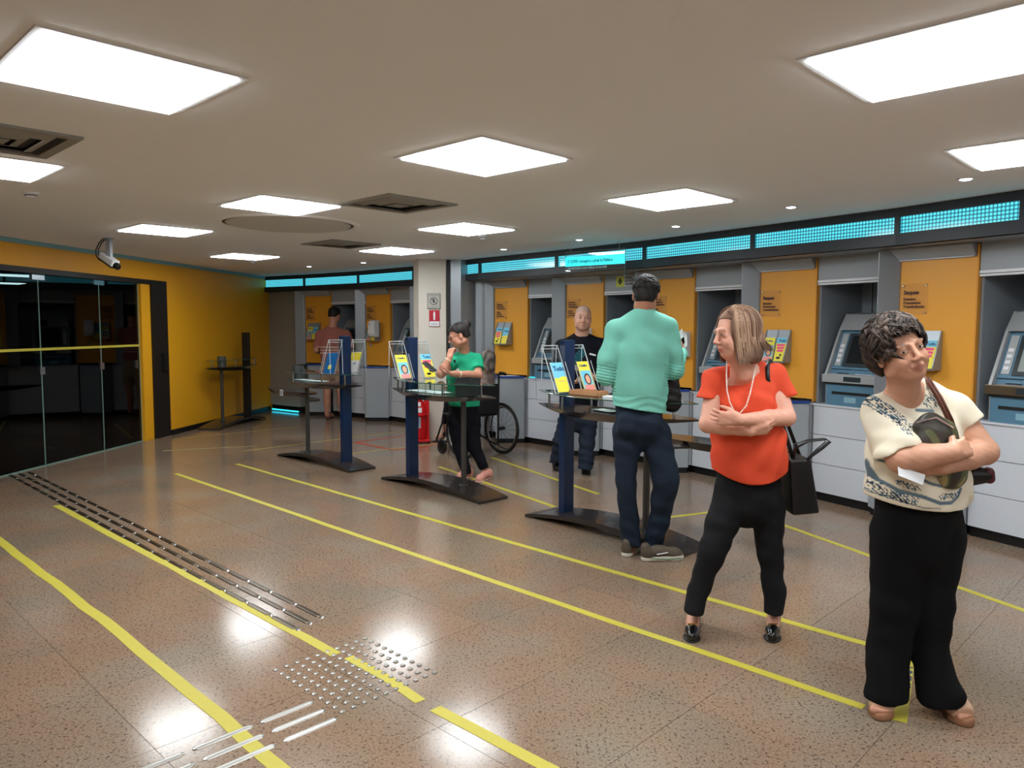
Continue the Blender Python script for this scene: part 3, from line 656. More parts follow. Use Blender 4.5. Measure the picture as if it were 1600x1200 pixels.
for row in range(3):
    for i in range(N_):
        c = A1+dA*(pitch*(i+0.5)+row*0.03)+(-Vector((dA.y, -dA.x, 0))*0)+Vector((-E2.x, -E2.y, 0))*0.086*row-Vector((-2.4, 5.0, 0))
        if bar is None: bar = round_bar(0.235, 0.036, 0.005).build('tactile_bar', M['dark_steel'], tg); o = bar
        else: o = bar.copy(); COL.objects.link(o)
        o.location = c; o.rotation_euler = (0, 0, math.atan2(dA.y, dA.x))
        if cap is None: cap = MB().lathe([(0.013, 0), (0.011, 0.004), (0.006, 0.006)], 8).build('end_stud', M['steel'], tg); o = cap
        else: o = cap.copy(); COL.objects.link(o)
        o.location = c+dA*(pitch/2)
ts = empty('tactile_studs', (-0.66, 3.2, 0), label='square field of small steel warning studs in the floor', cat='tactile strip')
sb = None
T0 = Vector((-0.704, 3.535, 0))
for i in range(11):
    for j in range(10):
        c = T0+E1*0.0515*i-E2*0.052*j-Vector((-0.66, 3.2, 0))
        if sb is None: sb = MB().lathe([(0.0125, 0), (0.0115, 0.003), (0.008, 0.0055), (0.003, 0.006)], 10).build('stud', mat('stud_steel', srgb(150, 146, 140), 0.32, metal=1.0), ts); o = sb
        else: o = sb.copy(); COL.objects.link(o)
        o.location = c
tb_ = empty('tactile_guide_steel', (-1.0, 2.7, 0), label='three rows of bright steel tactile bars at the bottom left', cat='tactile strip')
b2 = None
for i in range(4):
    for row in range(3):
        c = Vector((-0.872, 2.840, 0))+Vector((0.064, -0.066, 0))*row*0.98-E2*0.257*i+E1*0.0-Vector((-1.0, 2.7, 0))
        if b2 is None: b2 = round_bar(0.225, 0.026, 0.006).build('tactile_bar', mat('bar_steel', srgb(176, 174, 170), 0.3, metal=1.0), tb_); o = b2
        else: o = b2.copy(); COL.objects.link(o)
        o.location = c; o.rotation_euler = (0, 0, math.radians(46))
# ---- ceiling fixtures
LIGHTS = [(-.149, 3.98, 'large light panel in the centre of the ceiling'), (-.41, 6.82, 'light panel above the woman in the green shirt'), (-1.33, 8.77, 'light panel just left of the cream column'), (-1.67, 5.53, 'light panel left of the middle air vent'),
          (-3.17, 6.98, 'light panel near the hanging security camera'), (-3.34, 9.53, 'farthest small light panel by the yellow wall'), (1.08, 5.25, 'light panel above the coral woman toward the fascia'), (-1.39, 2.72, 'big light panel at the top left corner'),
          (1.38, 2.53, 'big light panel at the top right corner'), (2.57, 3.78, 'light panel cut by the right edge'), (-2.89, 4.19, 'light panel cut by the left edge'),
          (0.3, 1.1, 'added unseen light panel just above and ahead of the camera'), (3.1, 1.3, 'added unseen light panel above the camera to the right'), (1.6, -.5, 'added unseen light panel behind the camera')]  # added panels out of view, carrying on the ceiling grid
first = None
for x, y, lab in LIGHTS:
    if first is None:
        r = empty('ceiling_light', (x, y, CEIL), math.radians(1)); first = r
        fm = MB(); a, b = 0.328, 0.300
        for (x0, x1, y0, y1) in ((-a, a, -a, -b), (-a, a, b, a), (-a, -b, -b, b), (b, a, -b, b)): fm.box(x0, x1, y0, y1, -0.006, 0)
        fm.build('frame', M['white'], r)
        MB().box(-b, b, -b, b, -0.013, -0.001).build('diffuser', M['panel'], r)
        r.rotation_euler = (0, 0, math.radians(46)); first_panel = r
    else:
        r = copy_tree(first)
    r.location = (x, y, CEIL)
    tag(r, label=lab or 'square ceiling light panel outside the picture', cat='ceiling light', group='ceiling light panels' if lab else 'ceiling light panels behind the camera')
def ceil_at(u, v): 
    r = W(u, v, 5.0)-Vector((0, 0, EYE)); t = (CEIL-EYE)/r.z; return Vector((r.x*t, r.y*t, CEIL))
first = None
for u, v, lab in ((905, 374, 'above the clear hanging sign'), (1056, 353, 'left of the coral woman\'s head, near the fascia'), (1236, 323, 'above the coral woman\'s bay'), (1509, 279, 'above the curly haired woman'), (787, 389, 'right of the cream column'), (483, 416, 'at the far left of the fascia'), (568, 410, 'left of the cream column')):
    if first is None:
        r = empty('downlight'); first = r
        MB().lathe([(0.045, -0.006), (0.055, 0.0), (0.03, 0.0), (0.03, -0.006)], 16).build('ring', M['white'], r)
        MB().lathe([(0.032, -0.008), (0.020, -0.011), (0.001, -0.011)], 12).build('lamp', M['down'], r)
    else: r = copy_tree(first)
    r.location = ceil_at(u, v); tag(r, label='small round downlight '+lab, cat='downlight', group='downlights along the fascia')
def vent(u, v, lab, s_=0.30):
    p = ceil_at(u, v); r = empty('air_vent', p, math.radians(46), label=lab, cat='vent')
    vg = mat('vent_grey', srgb(150, 148, 142), 0.5)
    for (x0, x1, y0, y1) in ((-s_, s_, -s_, -s_+.05), (-s_, s_, s_-.05, s_), (-s_, -s_+.05, -s_+.05, s_-.05), (s_-.05, s_, -s_+.05, s_-.05)):
        MB().box(x0, x1, y0, y1, -0.012, 0).build('frame_rail', vg, r)
    MB().box(-s_+.05, s_-.05, -s_+.05, s_-.05, -0.003, -0.0005).build('throat', M['kick'], r)
    for q in range(1, 3):
        a = (s_-.05)*(1-q*0.33); b = a+0.045
        for th in range(4):
            MB().prism([(-b, -b), (b, -b), (a, -a), (-a, -a)], [-0.004, -0.004, -0.016, -0.016], [-0.002, -0.002, -0.013, -0.013], Matrix.Rotation(th*math.pi/2, 4, 'Z')).build('louvre', vg, r)
    MB().box(-.06, .06, -.06, .06, -0.016, -0.012).build('centre_plate', vg, r)
    return r
vent(622, 318, 'square ceiling air vent left of the central light panel'); vent(533, 381, 'square ceiling air vent near the cream column')
vent(-14, 213, 'square ceiling air vent cut by the left edge')
p = ceil_at(452, 350); r = empty('ceiling_hatch', p, 0, label='large round ceiling plate with a dark curved gap', cat='vent')
MB().lathe([(0.60, 0), (0.58, -0.012), (0.55, -0.012), (0.54, -0.002)], 48).build('rim', M['ceiling'], r)
MB().lathe([(0.54, -0.003), (0.53, -0.004), (0.001, -0.004)], 48).build('gap', M['kick'], r)
MB().lathe([(0.515, -0.006), (0.50, -0.014), (0.3, -0.022), (0.001, -0.024)], 48).build('plate', mat('hatch_grey', srgb(206, 206, 204), 0.6), r)
for u, v, lab in ((48, 301, 'small ceiling sensor above the glass doors'), (395, 407, 'small ceiling sensor by the far light panel'), (755, 369, 'small flat ceiling sensor near the cream column')):
    r = empty('ceiling_sensor', ceil_at(u, v), label=lab, cat='sensor')
    MB().lathe([(0.055, 0), (0.05, -0.012), (0.035, -0.016), (0.03, -0.03), (0.001, -0.032)], 16).build('housing', M['white'], r)
    MB().lathe([(0.034, -0.016), (0.036, -0.02), (0.031, -0.024), (0.03, -0.024)], 16).build('grille_ring', M['kick'], r)
for x_, y_, l_ in ((-8.6, 13.2, 'nearest the partition'), (-10.4, 15.6, 'in the middle of the lobby'), (-12.6, 13.0, 'at the far left of the lobby'), (-7.6, 17.0, 'at the far right of the lobby')):
    r = copy_tree(first_panel); r.location = (x_, y_, CEIL); tag(r, label='lobby ceiling light seen through the glass doors, '+l_, cat='ceiling light', group='lobby light panels')
# security camera
p = ceil_at(170, 372); r = empty('security_camera', p, label='security camera hanging from the ceiling before the yellow wall', cat='camera')
MB().lathe([(0.05, 0), (0.05, -0.008), (0.001, -0.01)], 16).build('mount_plate', M['grey_metal'], r)
MB().box(-0.02, 0.02, -0.025, 0.025, -0.19, 0).build('bracket_arm', M['grey_metal'], r)
Rm = Matrix.Translation((0.0, 0, -0.215)) @ Matrix.Rotation(math.radians(-25), 4, 'Z') @ Matrix.Rotation(math.radians(28), 4, 'Y')
MB().box(-0.115, 0.10, -0.042, 0.042, -0.035, 0.035, Rm).build('camera_body', M['white'], r, bevel=0.012)
MB().box(-0.12, 0.09, -0.036, 0.036, -0.048, -0.034, Rm).build('lower_tray', M['black'], r)
MB().lathe([(0.030, 0.0), (0.034, 0.02), (0.030, 0.05), (0.02, 0.055)], 14, M=Rm @ Matrix.Translation((0.095, 0, -0.01)) @ Matrix.Rotation(math.pi/2, 4, 'Y')).build('lens', M['black'], r)
cb = [Vector((-0.05, 0, 0)), Vector((-0.10, 0, -0.05)), Vector((-0.135, 0, -0.12)), Vector((-0.13, 0, -0.18)), Vector((-0.10, 0.0, -0.22)), Vector((-0.08, 0.02, -0.205))]
MB().tube(cb, 0.006, 6).build('cable', M['black'], r); MB().tube([q+Vector((0.018, 0.01, 0)) for q in cb], 0.005, 6).build('cable', M['black'], r)
# hanging sign
a = W(884, 394, 7.85); b = W(977.5, 386, 7.42); b.z = a.z; x = Vector((b.x-a.x, b.y-a.y, 0)); L = x.length; x.normalize(); z = Vector((0, 0, 1)); nn = x.cross(z)
H_ = 0.275; o = a-z*H_
r = empty('hanging_sign', o, label='clear hanging sign with a cyan film band given added glow below the ceiling', cat='sign'); O = Vector((0, 0, 0))
MB().add(*flat_rect(O, x, z, 0, L, 0, H_, 0, 0.006)).build('acrylic_sheet', M['acrylic'], r)
for (x0, x1, z0, z1) in ((0, L, 0, .003), (0, L, H_-.003, H_), (0, .003, 0, H_), (L-.003, L, 0, H_)):
    MB().add(*flat_rect(O, x, z, x0, x1, z0, z1, -0.001, 0.008)).build('edge', mat('acr_teal', srgb(70, 105, 112), 0.3), r)
MB().add(*flat_rect(O, x, z, 0.0, L, 0.125, 0.222, 0.0065, 0.001)).build('cyan_band', M['film'], r)
text('lettering', "O [OFFE onsnagnoc.a greal tic'hbiita-a", 0.047, M['film_ink'], r, frame_m(O+x*0.03+z*0.158+nn*0.009, x, z), bold=0.0008, sx=(L-0.06)/0.88)
text('lettering', "atendimento e-mo chiano te tu ratir", 0.036, mat('film_grey', srgb(160, 190, 196), 0.5), r, frame_m(O+x*0.03+z*0.095+nn*0.009, x, z), bold=0.0008, sx=(L-0.06)/0.72)
for s_ in (0.06, L-0.07):
    q = O+x*s_+z*H_; MB().tube([q, Vector((q.x, q.y, CEIL-o.z))], 0.0015, 5).build('wire', M['acr_edge'], r)
# signs on the column
r = empty('no_smoking_sign', (-1.02, 9.886, 1.83), label='grey framed no-entry pictogram sign on the cream column', cat='sign')
gg = mat('sign_grey', srgb(176, 172, 162), 0.5)
MB().box(-0.085, 0.085, -0.006, 0.0, -0.10, 0.10).build('plate', gg, r)
for (x0, x1, z0, z1) in ((-.085, .085, .094, .1), (-.085, .085, -.1, -.094), (-.085, -.079, -.1, .1), (.079, .085, -.1, .1)): MB().box(x0, x1, -0.009, -0.005, z0, z1).build('border', M['dark_frame'], r)
ring = MB()
for k in range(20):
    a0, a1 = 2*math.pi*k/20, 2*math.pi*(k+1)/20
    ring.add([(math.cos(a0)*.042, -.0075, math.sin(a0)*.042), (math.cos(a1)*.042, -.0075, math.sin(a1)*.042), (math.cos(a1)*.050, -.0075, math.sin(a1)*.050), (math.cos(a0)*.050, -.0075, math.sin(a0)*.050)], [(0, 1, 2, 3)])
ring.build('ring_symbol', M['dark_frame'], r)
MB().box(-0.045, 0.045, -0.008, -0.006, -0.004, 0.004, Matrix.Rotation(math.radians(45), 4, 'Y')).build('slash', M['dark_frame'], r)
MB().box(-0.012, 0.010, -0.0085, -0.006, -0.022, 0.03).build('symbol', M['dark_frame'], r)
text('lettering', 'PROIBIDO FUMAR', 0.016, M['dark_frame'], r, frame_m(Vector((0, -0.008, 0.068)), (1, 0, 0), (0, 0, 1)), align='CENTER')
text('lettering', 'NESTE LOCAL', 0.016, M['dark_frame'], r, frame_m(Vector((0, -0.008, -0.082)), (1, 0, 0), (0, 0, 1)), align='CENTER')
r = empty('extinguisher_sign', (-1.015, 9.886, 1.61), label='red and white extinguisher sign on the cream column', cat='sign')
MB().box(-0.068, 0.068, -0.005, 0.0, -0.11, 0.105).build('plate', M['paper'], r)
MB().box(-0.068, 0.068, -0.008, -0.004, -0.04, 0.105).build('red_field', mat('sign_red', srgb(176, 20, 44), 0.5), r)
MB().box(-0.012, 0.012, -0.011, -0.007, -0.025, 0.07).build('symbol', M['paper'], r, bevel=0.003); MB().box(-0.006, 0.006, -0.011, -0.007, 0.07, 0.088).build('symbol', M['paper'], r)
for (x0, x1, z0, z1) in ((-.068, .068, -.11, -.104), (-.068, -.063, -.11, -.04), (.063, .068, -.11, -.04)): MB().box(x0, x1, -0.008, -0.004, z0, z1).build('border', mat('sign_red2', srgb(150, 50, 40), 0.5), r)
text('lettering', 'ÁGUA', 0.03, M['dark_frame'], r, frame_m(Vector((0, -0.008, -0.085)), (1, 0, 0), (0, 0, 1)), align='CENTER')
# ================================================================== writing stands
def stand(cx, cy, ang, sx, label, group, lower=None, holders=True, cup='cup', papers=True, wires=False, blue=True):
    r = empty('writing_stand', (cx, cy, 0), math.radians(ang), label=label, cat='writing stand', group=group)
    Lh = 0.73; n = 24
    # arched base plank
    vs = []; fs = []
    for i in range(n+1):
        s_ = -1+2*i/n; x = s_*Lh; zb = 0.062*(1-s_*s_)**1.0; th = 0.022+0.012*(1-s_*s_)
        for y, zz in ((-0.165, zb), (0.165, zb), (0.165, zb+th), (-0.165, zb+th)): vs.append((x, y, zz))
    for i in range(n):
        for k in range(4): fs.append((i*4+k, i*4+(k+1) % 4, (i+1)*4+(k+1) % 4, (i+1)*4+k))
    fs += [(0, 3, 2, 1), (n*4, n*4+1, n*4+2, n*4+3)]
    MB().add(vs, fs).build('base_plank', M['wenge'], r)
    # posts
    bx, gx = -0.44*sx, 0.33*sx
    MB().box(bx-0.03, bx+0.03, -0.055, 0.055, 0.06, 1.40).build('blue_post', M['post_blue'] if blue else M['black'], r, bevel=0.004, label='dark blue flat post')
    MB().lathe([(0.024, 0.07), (0.024, 0.86)], 16, c=(gx, 0, 0)).build('round_post', M['post_grey'], r, smooth=False)
    MB().lathe([(0.045, 0.078), (0.045, 0.086), (0.026, 0.09)], 16, c=(gx, 0, 0)).build('post_collar', M['post_grey'], r)
    # boat shaped tray
    def boat(name, cx_, cy_, hl, z, m, parent=r, near=0.27, far=0.15, depth=0.055):
        top = []; N_ = 22
        for i in range(N_+1):
            s_ = -1+2*i/N_; top.append((cx_+s_*hl, cy_-near*(1-s_*s_), z, s_))
        for i in range(1, N_):
            s_ = 1-2*i/N_; top.append((cx_+s_*hl, cy_+far*(1-s_**4), z, s_))
        m_ = len(top); vs = [(a, b, c) for a, b, c, s_ in top]+[(cx_+(a-cx_)*0.97, cy_+(b-cy_)*0.55, z-0.010-depth*(1-s_*s_)) for a, b, c, s_ in top]
        return MB().add(vs, [tuple(range(m_)), tuple(range(m_, 2*m_))[::-1]]+[(i, m_+i, m_+(i+1) % m_, (i+1) % m_) for i in range(m_)]).build(name, m, parent)
    boat('tray', 0, 0, 0.76, 0.895, M['wenge'])
    # glass top
    top = []; N_ = 22
    for i in range(N_+1):
        s_ = -1+2*i/N_; top.append((s_*0.74, -0.27*(1-s_*s_)))
    for i in range(1, N_):
        s_ = 1-2*i/N_; top.append((s_*0.74, 0.15*(1-s_**4)))
    MB().prism(top, 0.995, 1.003).build('glass_top', M['tglass'], r, label='clear greenish glass top')
    rim = [Vector((a, b, 0.999)) for a, b in top]+[Vector((top[0][0], top[0][1], 0.999))]
    MB().tube(rim, 0.0035, 4, cap=False).build('glass_edge', mat('green_glass_edge', srgb(50, 84, 74), 0.15), r)
    for x, y in ((-0.55, -0.08), (-0.28, 0.10), (0.28, -0.2), (0.52, 0.04), (-0.3, -0.2)):
        MB().lathe([(0.009, 0.893), (0.009, 0.995)], 10, c=(x*sx, y, 0)).build('spacer', M['steel'], r)
    if wires:
        for i in range(9):
            s_ = -0.42+i*0.105; y = -0.265*(1-(s_/0.74)**2)+0.01
            MB().box(s_-0.0015, s_+0.0015, y-0.0015, y+0.0015, 0.893, 0.995).build('divider_rod', M['black'], r)
        MB().box(-0.42, 0.43, -0.02, -0.016, 0.895, 0.99).build('divider_sheet', M['tglass'], r)
    if cup == 'cup':
        MB().lathe([(0.062, 0.897), (0.065, 1.055), (0.060, 1.055), (0.058, 0.905), (0.001, 0.905)], 20, c=(0.42*sx, -0.06, 0)).build('steel_cup', mat('cup_metal', srgb(84, 86, 86), 0.35, metal=0.5), r)
    elif cup == 'mesh':
        for (x0, x1, y0, y1) in ((0.37, 0.53, -0.13, -0.125), (0.37, 0.53, 0.02, 0.025), (0.37, 0.375, -0.125, 0.02), (0.525, 0.53, -0.125, 0.02)):
            MB().box(x0*sx, x1*sx, y0, y1, 0.9, 1.055).build('basket_side', mat('mesh_black', srgb(62, 68, 68), 0.4, metal=0.4, alpha=0.8), r)
        MB().box(0.37*sx, 0.53*sx, -0.125, 0.02, 0.9, 0.905).build('basket_floor', M['black'], r)
    elif cup == 'box':
        MB().box(0.36*sx, 0.56*sx, -0.10, 0.06, 1.004, 1.05).build('pen_box', M['grey_metal'], r, bevel=0.004)
    if holders:
        for y in (-0.145, 0.145):
            lean = Vector((-0.15*sx, 0, 0.355)).normalized(); o = Vector((bx+0.10*sx, y-0.085 if sx > 0 else y+0.085, 1.006)); xx = Vector((0, 1 if sx > 0 else -1, 0)); nn = xx.cross(lean)
            hh = 0.385; ww = 0.17
            h = MB().add(*flat_rect(o, xx, lean, 0, ww, 0, hh, 0, 0.003)).build('leaflet_holder', M['acrylic'], r)
            for (a0, a1, z0, z1) in ((0, .004, 0, hh), (ww-.004, ww, 0, hh), (0, ww, hh-.004, hh), (0, ww, hh-.03, hh-.027), (0, ww, 0, .004)):
                MB().add(*flat_rect(o, xx, lean, a0, a1, z0, z1, -0.001, 0.006)).build('holder_edge', M['acr_edge'], h)
            o2 = o+nn*0.03
            for (a0, a1, z0, z1) in ((0, .003, 0, 0.24), (ww-.003, ww, 0, 0.24)): MB().add(*flat_rect(o2, xx, lean, a0, a1, z0, z1, -0.001, 0.004)).build('holder_edge', M['acr_edge'], h)
            # rear strut
            q = o+lean*hh; MB().tube([q+xx*0.01, Vector((o.x-0.16*sx, q.y+xx.y*0.01, 1.006))], 0.003, 5).build('holder_strut', M['acr_edge'], h)
            MB().tube([q+xx*(ww-.01), Vector((o.x-0.16*sx, q.y+xx.y*(ww-.01), 1.006))], 0.003, 5).build('holder_strut', M['acr_edge'], h)
    if lower:
        lx, ly, lh = lower
        lt = boat('low_tray', lx, ly, lh, 0.70, M['wenge'], near=0.16, far=0.12)
        MB().tube([(gx, 0, 0.66), (gx+0.05*sx, ly*0.5, 0.655), (lx-0.1*sx, ly, 0.655)], 0.018, 8).build('tray_bracket', M['post_grey'], r)
    return r
def W2(r, p):
    Mx = Matrix.Translation(r.location) @ r.rotation_euler.to_matrix().to_4x4(); return Mx @ Vector(p)
ANG = {'K1': -45, 'K2': -47.5, 'K3': -48.5}
K1 = stand(-2.08, 8.28, -44, -1, 'far writing stand with a steel cup, left of the cream column', 'writing stands on the floor', lower=(-1.32, 0.36, 0.62), cup='cup')
K2 = stand(-0.66, 6.93, -46, 1, 'middle writing stand where the woman in green leans', 'writing stands on the floor', cup='mesh', wires=True)
K3 = stand(0.72, 5.46, -47.5, 1, 'nearest writing stand where the man in mint green stands', 'writing stands on the floor', lower=(0.62, 0.40, 0.62), cup='box')
K4 = stand(-4.28, 11.55, 82, -1, 'dark writing stand against the ochre left wall', 'writing stands on the floor', holders=False, cup='cup', blue=False)
def stand_leaf(r, side, kind, label, sx, H=0.235):
    bx = -0.44*sx; y = -0.145 if side == 0 else 0.145
    R3 = Matrix.Rotation(r.rotation_euler.z, 3, 'Z')
    lean = R3 @ Vector((-0.15*sx, 0, 0.355)).normalized(); xx = R3 @ Vector((0, 1 if sx > 0 else -1, 0)); nn = xx.cross(lean)
    o = W2(r, (bx+0.10*sx, y-0.085 if sx > 0 else y+0.085, 1.012))+xx*0.022+nn*0.010
    brochure(kind, o, xx, lean, 0.125, H, label, 'leaflets in the acrylic holders on the stands')
stand_leaf(K3, 0, 'tudo', 'cyan and yellow leaflet in the left holder of the nearest stand', 1)
stand_leaf(K3, 1, 'face', 'yellow leaflet with a face in the right holder of the nearest stand', 1)
stand_leaf(K2, 0, 'face', 'yellow leaflet with a smiling face in the left holder of the middle stand', 1)
stand_leaf(K2, 1, 'pink', 'cyan yellow and pink leaflet in the right holder of the middle stand', 1)
# far stand: backs of the leaflets face the camera
for side, kind, lab in ((0, 'blue', 'plain blue leaflet with a yellow mark on the far stand'), (1, 'grey', 'white leaflet with a yellow top on the far stand')):
    R3 = Matrix.Rotation(K1.rotation_euler.z, 3, 'Z'); y = -0.145 if side == 0 else 0.145
    lean = R3 @ Vector((0.15, 0, 0.355)).normalized(); xx = R3 @ Vector((0, 1, 0)); nn = xx.cross(lean)
    o = W2(K1, (0.34, y-0.065, 1.012))+nn*0.012
    brochure(kind, o, xx, lean, 0.125, 0.235, lab, 'leaflets in the acrylic holders on the stands')
def tray_papers(r, xs, lab):
    p = W2(r, (xs, -0.06, 0.8985)); return sheets((p.x, p.y, p.z), r.rotation_euler.z, 3, lab, w_=0.21, h_=0.10)
tray_papers(K1, -0.30, 'white forms fanned in the tray of the far stand, left pile'); tray_papers(K1, 0.0, 'white forms fanned in the tray of the far stand, right pile')
tray_papers(K2, -0.22, 'white forms in the tray of the middle stand, left pile'); tray_papers(K2, 0.02, 'white forms in the tray of the middle stand, right pile')
tray_papers(K3, 0.0, 'white forms in the tray of the nearest stand')
# wheelchair sticker on the low tray of the far stand
p = W2(K1, (-1.28, 0.36-0.150, 0.672)); r = empty('wheelchair_sticker', p, K1.rotation_euler.z, label='small white sticker with a wheelchair symbol on the low tray', cat='sticker')
MB().box(-0.035, 0.035, -0.004, 0.0, -0.03, 0.045).build('label', M['paper'], r)
MB().tube([(0.005, -0.006, 0.032), (0.0, -0.006, 0.012), (0.015, -0.006, 0.0), (0.02, -0.006, -0.015)], 0.0035, 5).build('symbol', M['ink'], r)
MB().tube([(0.01*math.cos(a)*1.4-0.003, -0.006, -0.005+0.014*math.sin(a)) for a in [i*0.6+0.6 for i in range(9)]], 0.0025, 5).build('symbol', M['ink'], r)
# wooden box and phone-like pad on nearest stand
p = W2(K3, (-0.13, -0.09, 1.0045)); r = empty('wooden_tray', p, K3.rotation_euler.z, label='low pale wooden tray on the nearest stand beside the leaflet holders', cat='tray')
MB().box(-0.15, 0.13, -0.06, 0.06, 0, 0.006).build('bottom', M['wood_box'], r)
for (x0, x1, y0, y1) in ((-.15, .13, -.06, -.054), (-.15, .13, .054, .06), (-.15, -.144, -.06, .06), (.124, .13, -.06, .06)): MB().box(x0, x1, y0, y1, 0, 0.034).build('side', M['wood_box'], r)
p = W2(K3, (0.10, -0.08, 1.004)); r = empty('white_pad', p, K3.rotation_euler.z+0.2, label='white writing pad on the nearest stand', cat='pad')
MB().box(-0.06, 0.12, -0.07, 0.07, 0, 0.012).build('pad_block', M['paper'], r)
p = W2(K3, (0.07, -0.06, 1.017)); r = empty('pen_mount', p, 0.3, label='black chained pen mount on the white pad', cat='pen')
MB().lathe([(0.035, 0), (0.03, 0.012), (0.012, 0.02), (0.01, 0.035), (0.001, 0.036)], 12).build('mount', M['black'], r)
MB().tube([(0, 0, 0.03), (0.06, 0.02, 0.028)], 0.005, 6).build('pen', M['black'], r)
# clerk folder: dark sheet under the woman's forearm
p = W2(K2, (0.22, -0.02, 1.004))
# ================================================================== fire extinguisher
p = W(659, 683, 9.75); p.z = 0; r = empty('fire_extinguisher', (-1.19, 9.72, 0), label='red fire extinguisher in a red floor stand by the cream column', cat='fire extinguisher')
MB().lathe([(0.09, 0.05), (0.095, 0.08), (0.095, 0.42), (0.075, 0.50), (0.03, 0.55), (0.02, 0.58), (0.001, 0.58)], 20).build('cylinder_body', M['red'], r, smooth=True)
MB().box(-0.13, 0.13, -0.11, 0.11, 0.02, 0.05).build('stand_base', M['red'], r, bevel=0.005)
MB().lathe([(0.105, 0.355), (0.125, 0.36), (0.125, 0.375), (0.1, 0.38)], 20).build('stand_ring', M['red'], r)
MB().box(0.055, 0.12, -0.03, 0.03, 0.04, 0.60).build('stand_back', M['red'], r)
MB().lathe([(0.03, 0.57), (0.07, 0.58), (0.06, 0.62), (0.02, 0.63), (0.001, 0.63)], 14).build('valve_cap', M['red'], r)
MB().box(-0.06, 0.02, -0.102, -0.094, 0.20, 0.34).build('label_sheet', mat('label_pale', srgb(170, 186, 200), 0.5), r)
text('lettering', 'ÁGUA', 0.05, M['p_navy'], r, Matrix.Translation((-0.02, -0.103, 0.22)) @ Matrix.Rotation(math.pi/2, 4, 'Z') @ Matrix.Identity(4) if False else frame_m(Vector((0.0, -0.104, 0.215)), (0, 0, 1), (-1, 0, 0)), bold=0.002)
MB().box(-0.03, 0.035, -0.10, -0.092, 0.40, 0.46).build('tag', M['paper'], r)
MB().box(-0.045, 0.02, -0.085, -0.075, 0.48, 0.53).build('tag', M['paper'], r)
MB().tube([(-0.05, -0.02, 0.58), (-0.115, -0.03, 0.52), (-0.13, -0.03, 0.40), (-0.12, -0.02, 0.2)], 0.008, 6).build('hose', M['black'], r)
for a in (-1, 1):
    for b in (-1, 1): MB().lathe([(0.012, 0), (0.012, 0.022)], 8, c=(a*0.11, b*0.09, 0)).build('foot', M['black'], r)
# ================================================================== wheelchair (local: +y forward, x right)
WC = Vector((-0.34, 8.66, 0)); wr_ang = math.atan2(0.75, -0.66)-math.pi/2
wc = empty('wheelchair', WC, wr_ang, label='black wheelchair carrying the grey haired person behind the woman in green', cat='wheelchair')
rim = mat('rim_grey', srgb(150, 148, 145), 0.3, metal=0.8)
def ring_tube(R, r_, c, n=40, m_=8):
    mb = MB(); base = 0; vs = []; fs = []
    for i in range(n):
        a = 2*math.pi*i/n
        for k in range(m_):
            b = 2*math.pi*k/m_; rr_ = R+r_*math.cos(b); vs.append((c[0]+r_*math.sin(b), c[1]+rr_*math.cos(a), c[2]+rr_*math.sin(a)))
    for i in range(n):
        for k in range(m_): fs.append((i*m_+k, i*m_+(k+1) % m_, ((i+1) % n)*m_+(k+1) % m_, ((i+1) % n)*m_+k))
    return mb.add(vs, fs)
for sx in (-1, 1):
    c = (sx*0.29, 0, 0.305)
    wh = ring_tube(0.288, 0.017, c).build('rear_wheel', M['rubber'], wc, smooth=True, label='black rubber tyre')
    ring_tube(0.262, 0.010, c).build('rim', rim, wh, smooth=True); ring_tube(0.245, 0.007, (c[0]+sx*0.045, 0, c[2])).build('push_rim', M['black'], wh, smooth=True)
    MB().tube([(c[0]-0.04, 0, c[2]), (c[0]+0.04, 0, c[2])], 0.022, 10).build('hub', M['black'], wh)
    sp = MB()
    for i in range(18):
        a = 2*math.pi*i/18; sp.tube([(c[0]+0.015*(-1)**i, 0.015*math.cos(a+.5), c[2]+0.015*math.sin(a+.5)), (c[0], 0.262*math.cos(a), c[2]+0.262*math.sin(a))], 0.0018, 4)
    sp.build('spokes', M['dark_frame'], wh)
    c2 = (sx*0.24, 0.46, 0.085)
    cw = ring_tube(0.07, 0.016, c2, 24).build('caster_wheel', M['rubber'], wc, smooth=True)
    MB().tube([(c2[0]-0.01, c2[1], c2[2]), (c2[0]+0.01, c2[1], c2[2])], 0.055, 14).build('caster_hub', M['black'], cw)
    MB().tube([(c2[0]-0.028, c2[1], 0.085), (c2[0]-0.028, c2[1]-0.02, 0.19), (c2[0], c2[1]-0.03, 0.20), (c2[0], c2[1]-0.03, 0.26)], 0.008, 6).build('caster_fork', M['black'], wc)
    fr = MB(); fr.tube([(sx*0.22, 0.02, 0.12), (sx*0.22, 0.43, 0.22), (sx*0.22, 0.46, 0.48), (sx*0.22, 0.0, 0.48)], 0.012, 8)
    fr.tube([(sx*0.22, -0.02, 0.12), (sx*0.22, -0.03, 0.95), (sx*0.22, -0.12, 0.97)], 0.012, 8)
    fr.tube([(sx*0.22, 0.0, 0.70), (sx*0.24, 0.30, 0.70), (sx*0.24, 0.32, 0.48)], 0.012, 8)
    fr.build('side_frame', M['black'], wc)
    MB().tube([(sx*0.22, -0.05, 0.965), (sx*0.22, -0.15, 0.955)], 0.018, 8).build('push_handle', M['black'], wc)
    MB().box(min(sx*0.215, sx*0.27), max(sx*0.215, sx*0.27), 0.02, 0.28, 0.71, 0.735).build('armrest', M['black'], wc, bevel=0.006)
    MB().tube([(sx*0.20, 0.44, 0.46), (sx*0.19, 0.56, 0.30), (sx*0.18, 0.66, 0.13)], 0.012, 8).build('leg_hanger', M['black'], wc)
    MB().box(sx*0.10-0.07, sx*0.10+0.07, 0.60, 0.75, 0.10, 0.118).build('foot_plate', M['black'], wc, bevel=0.004)
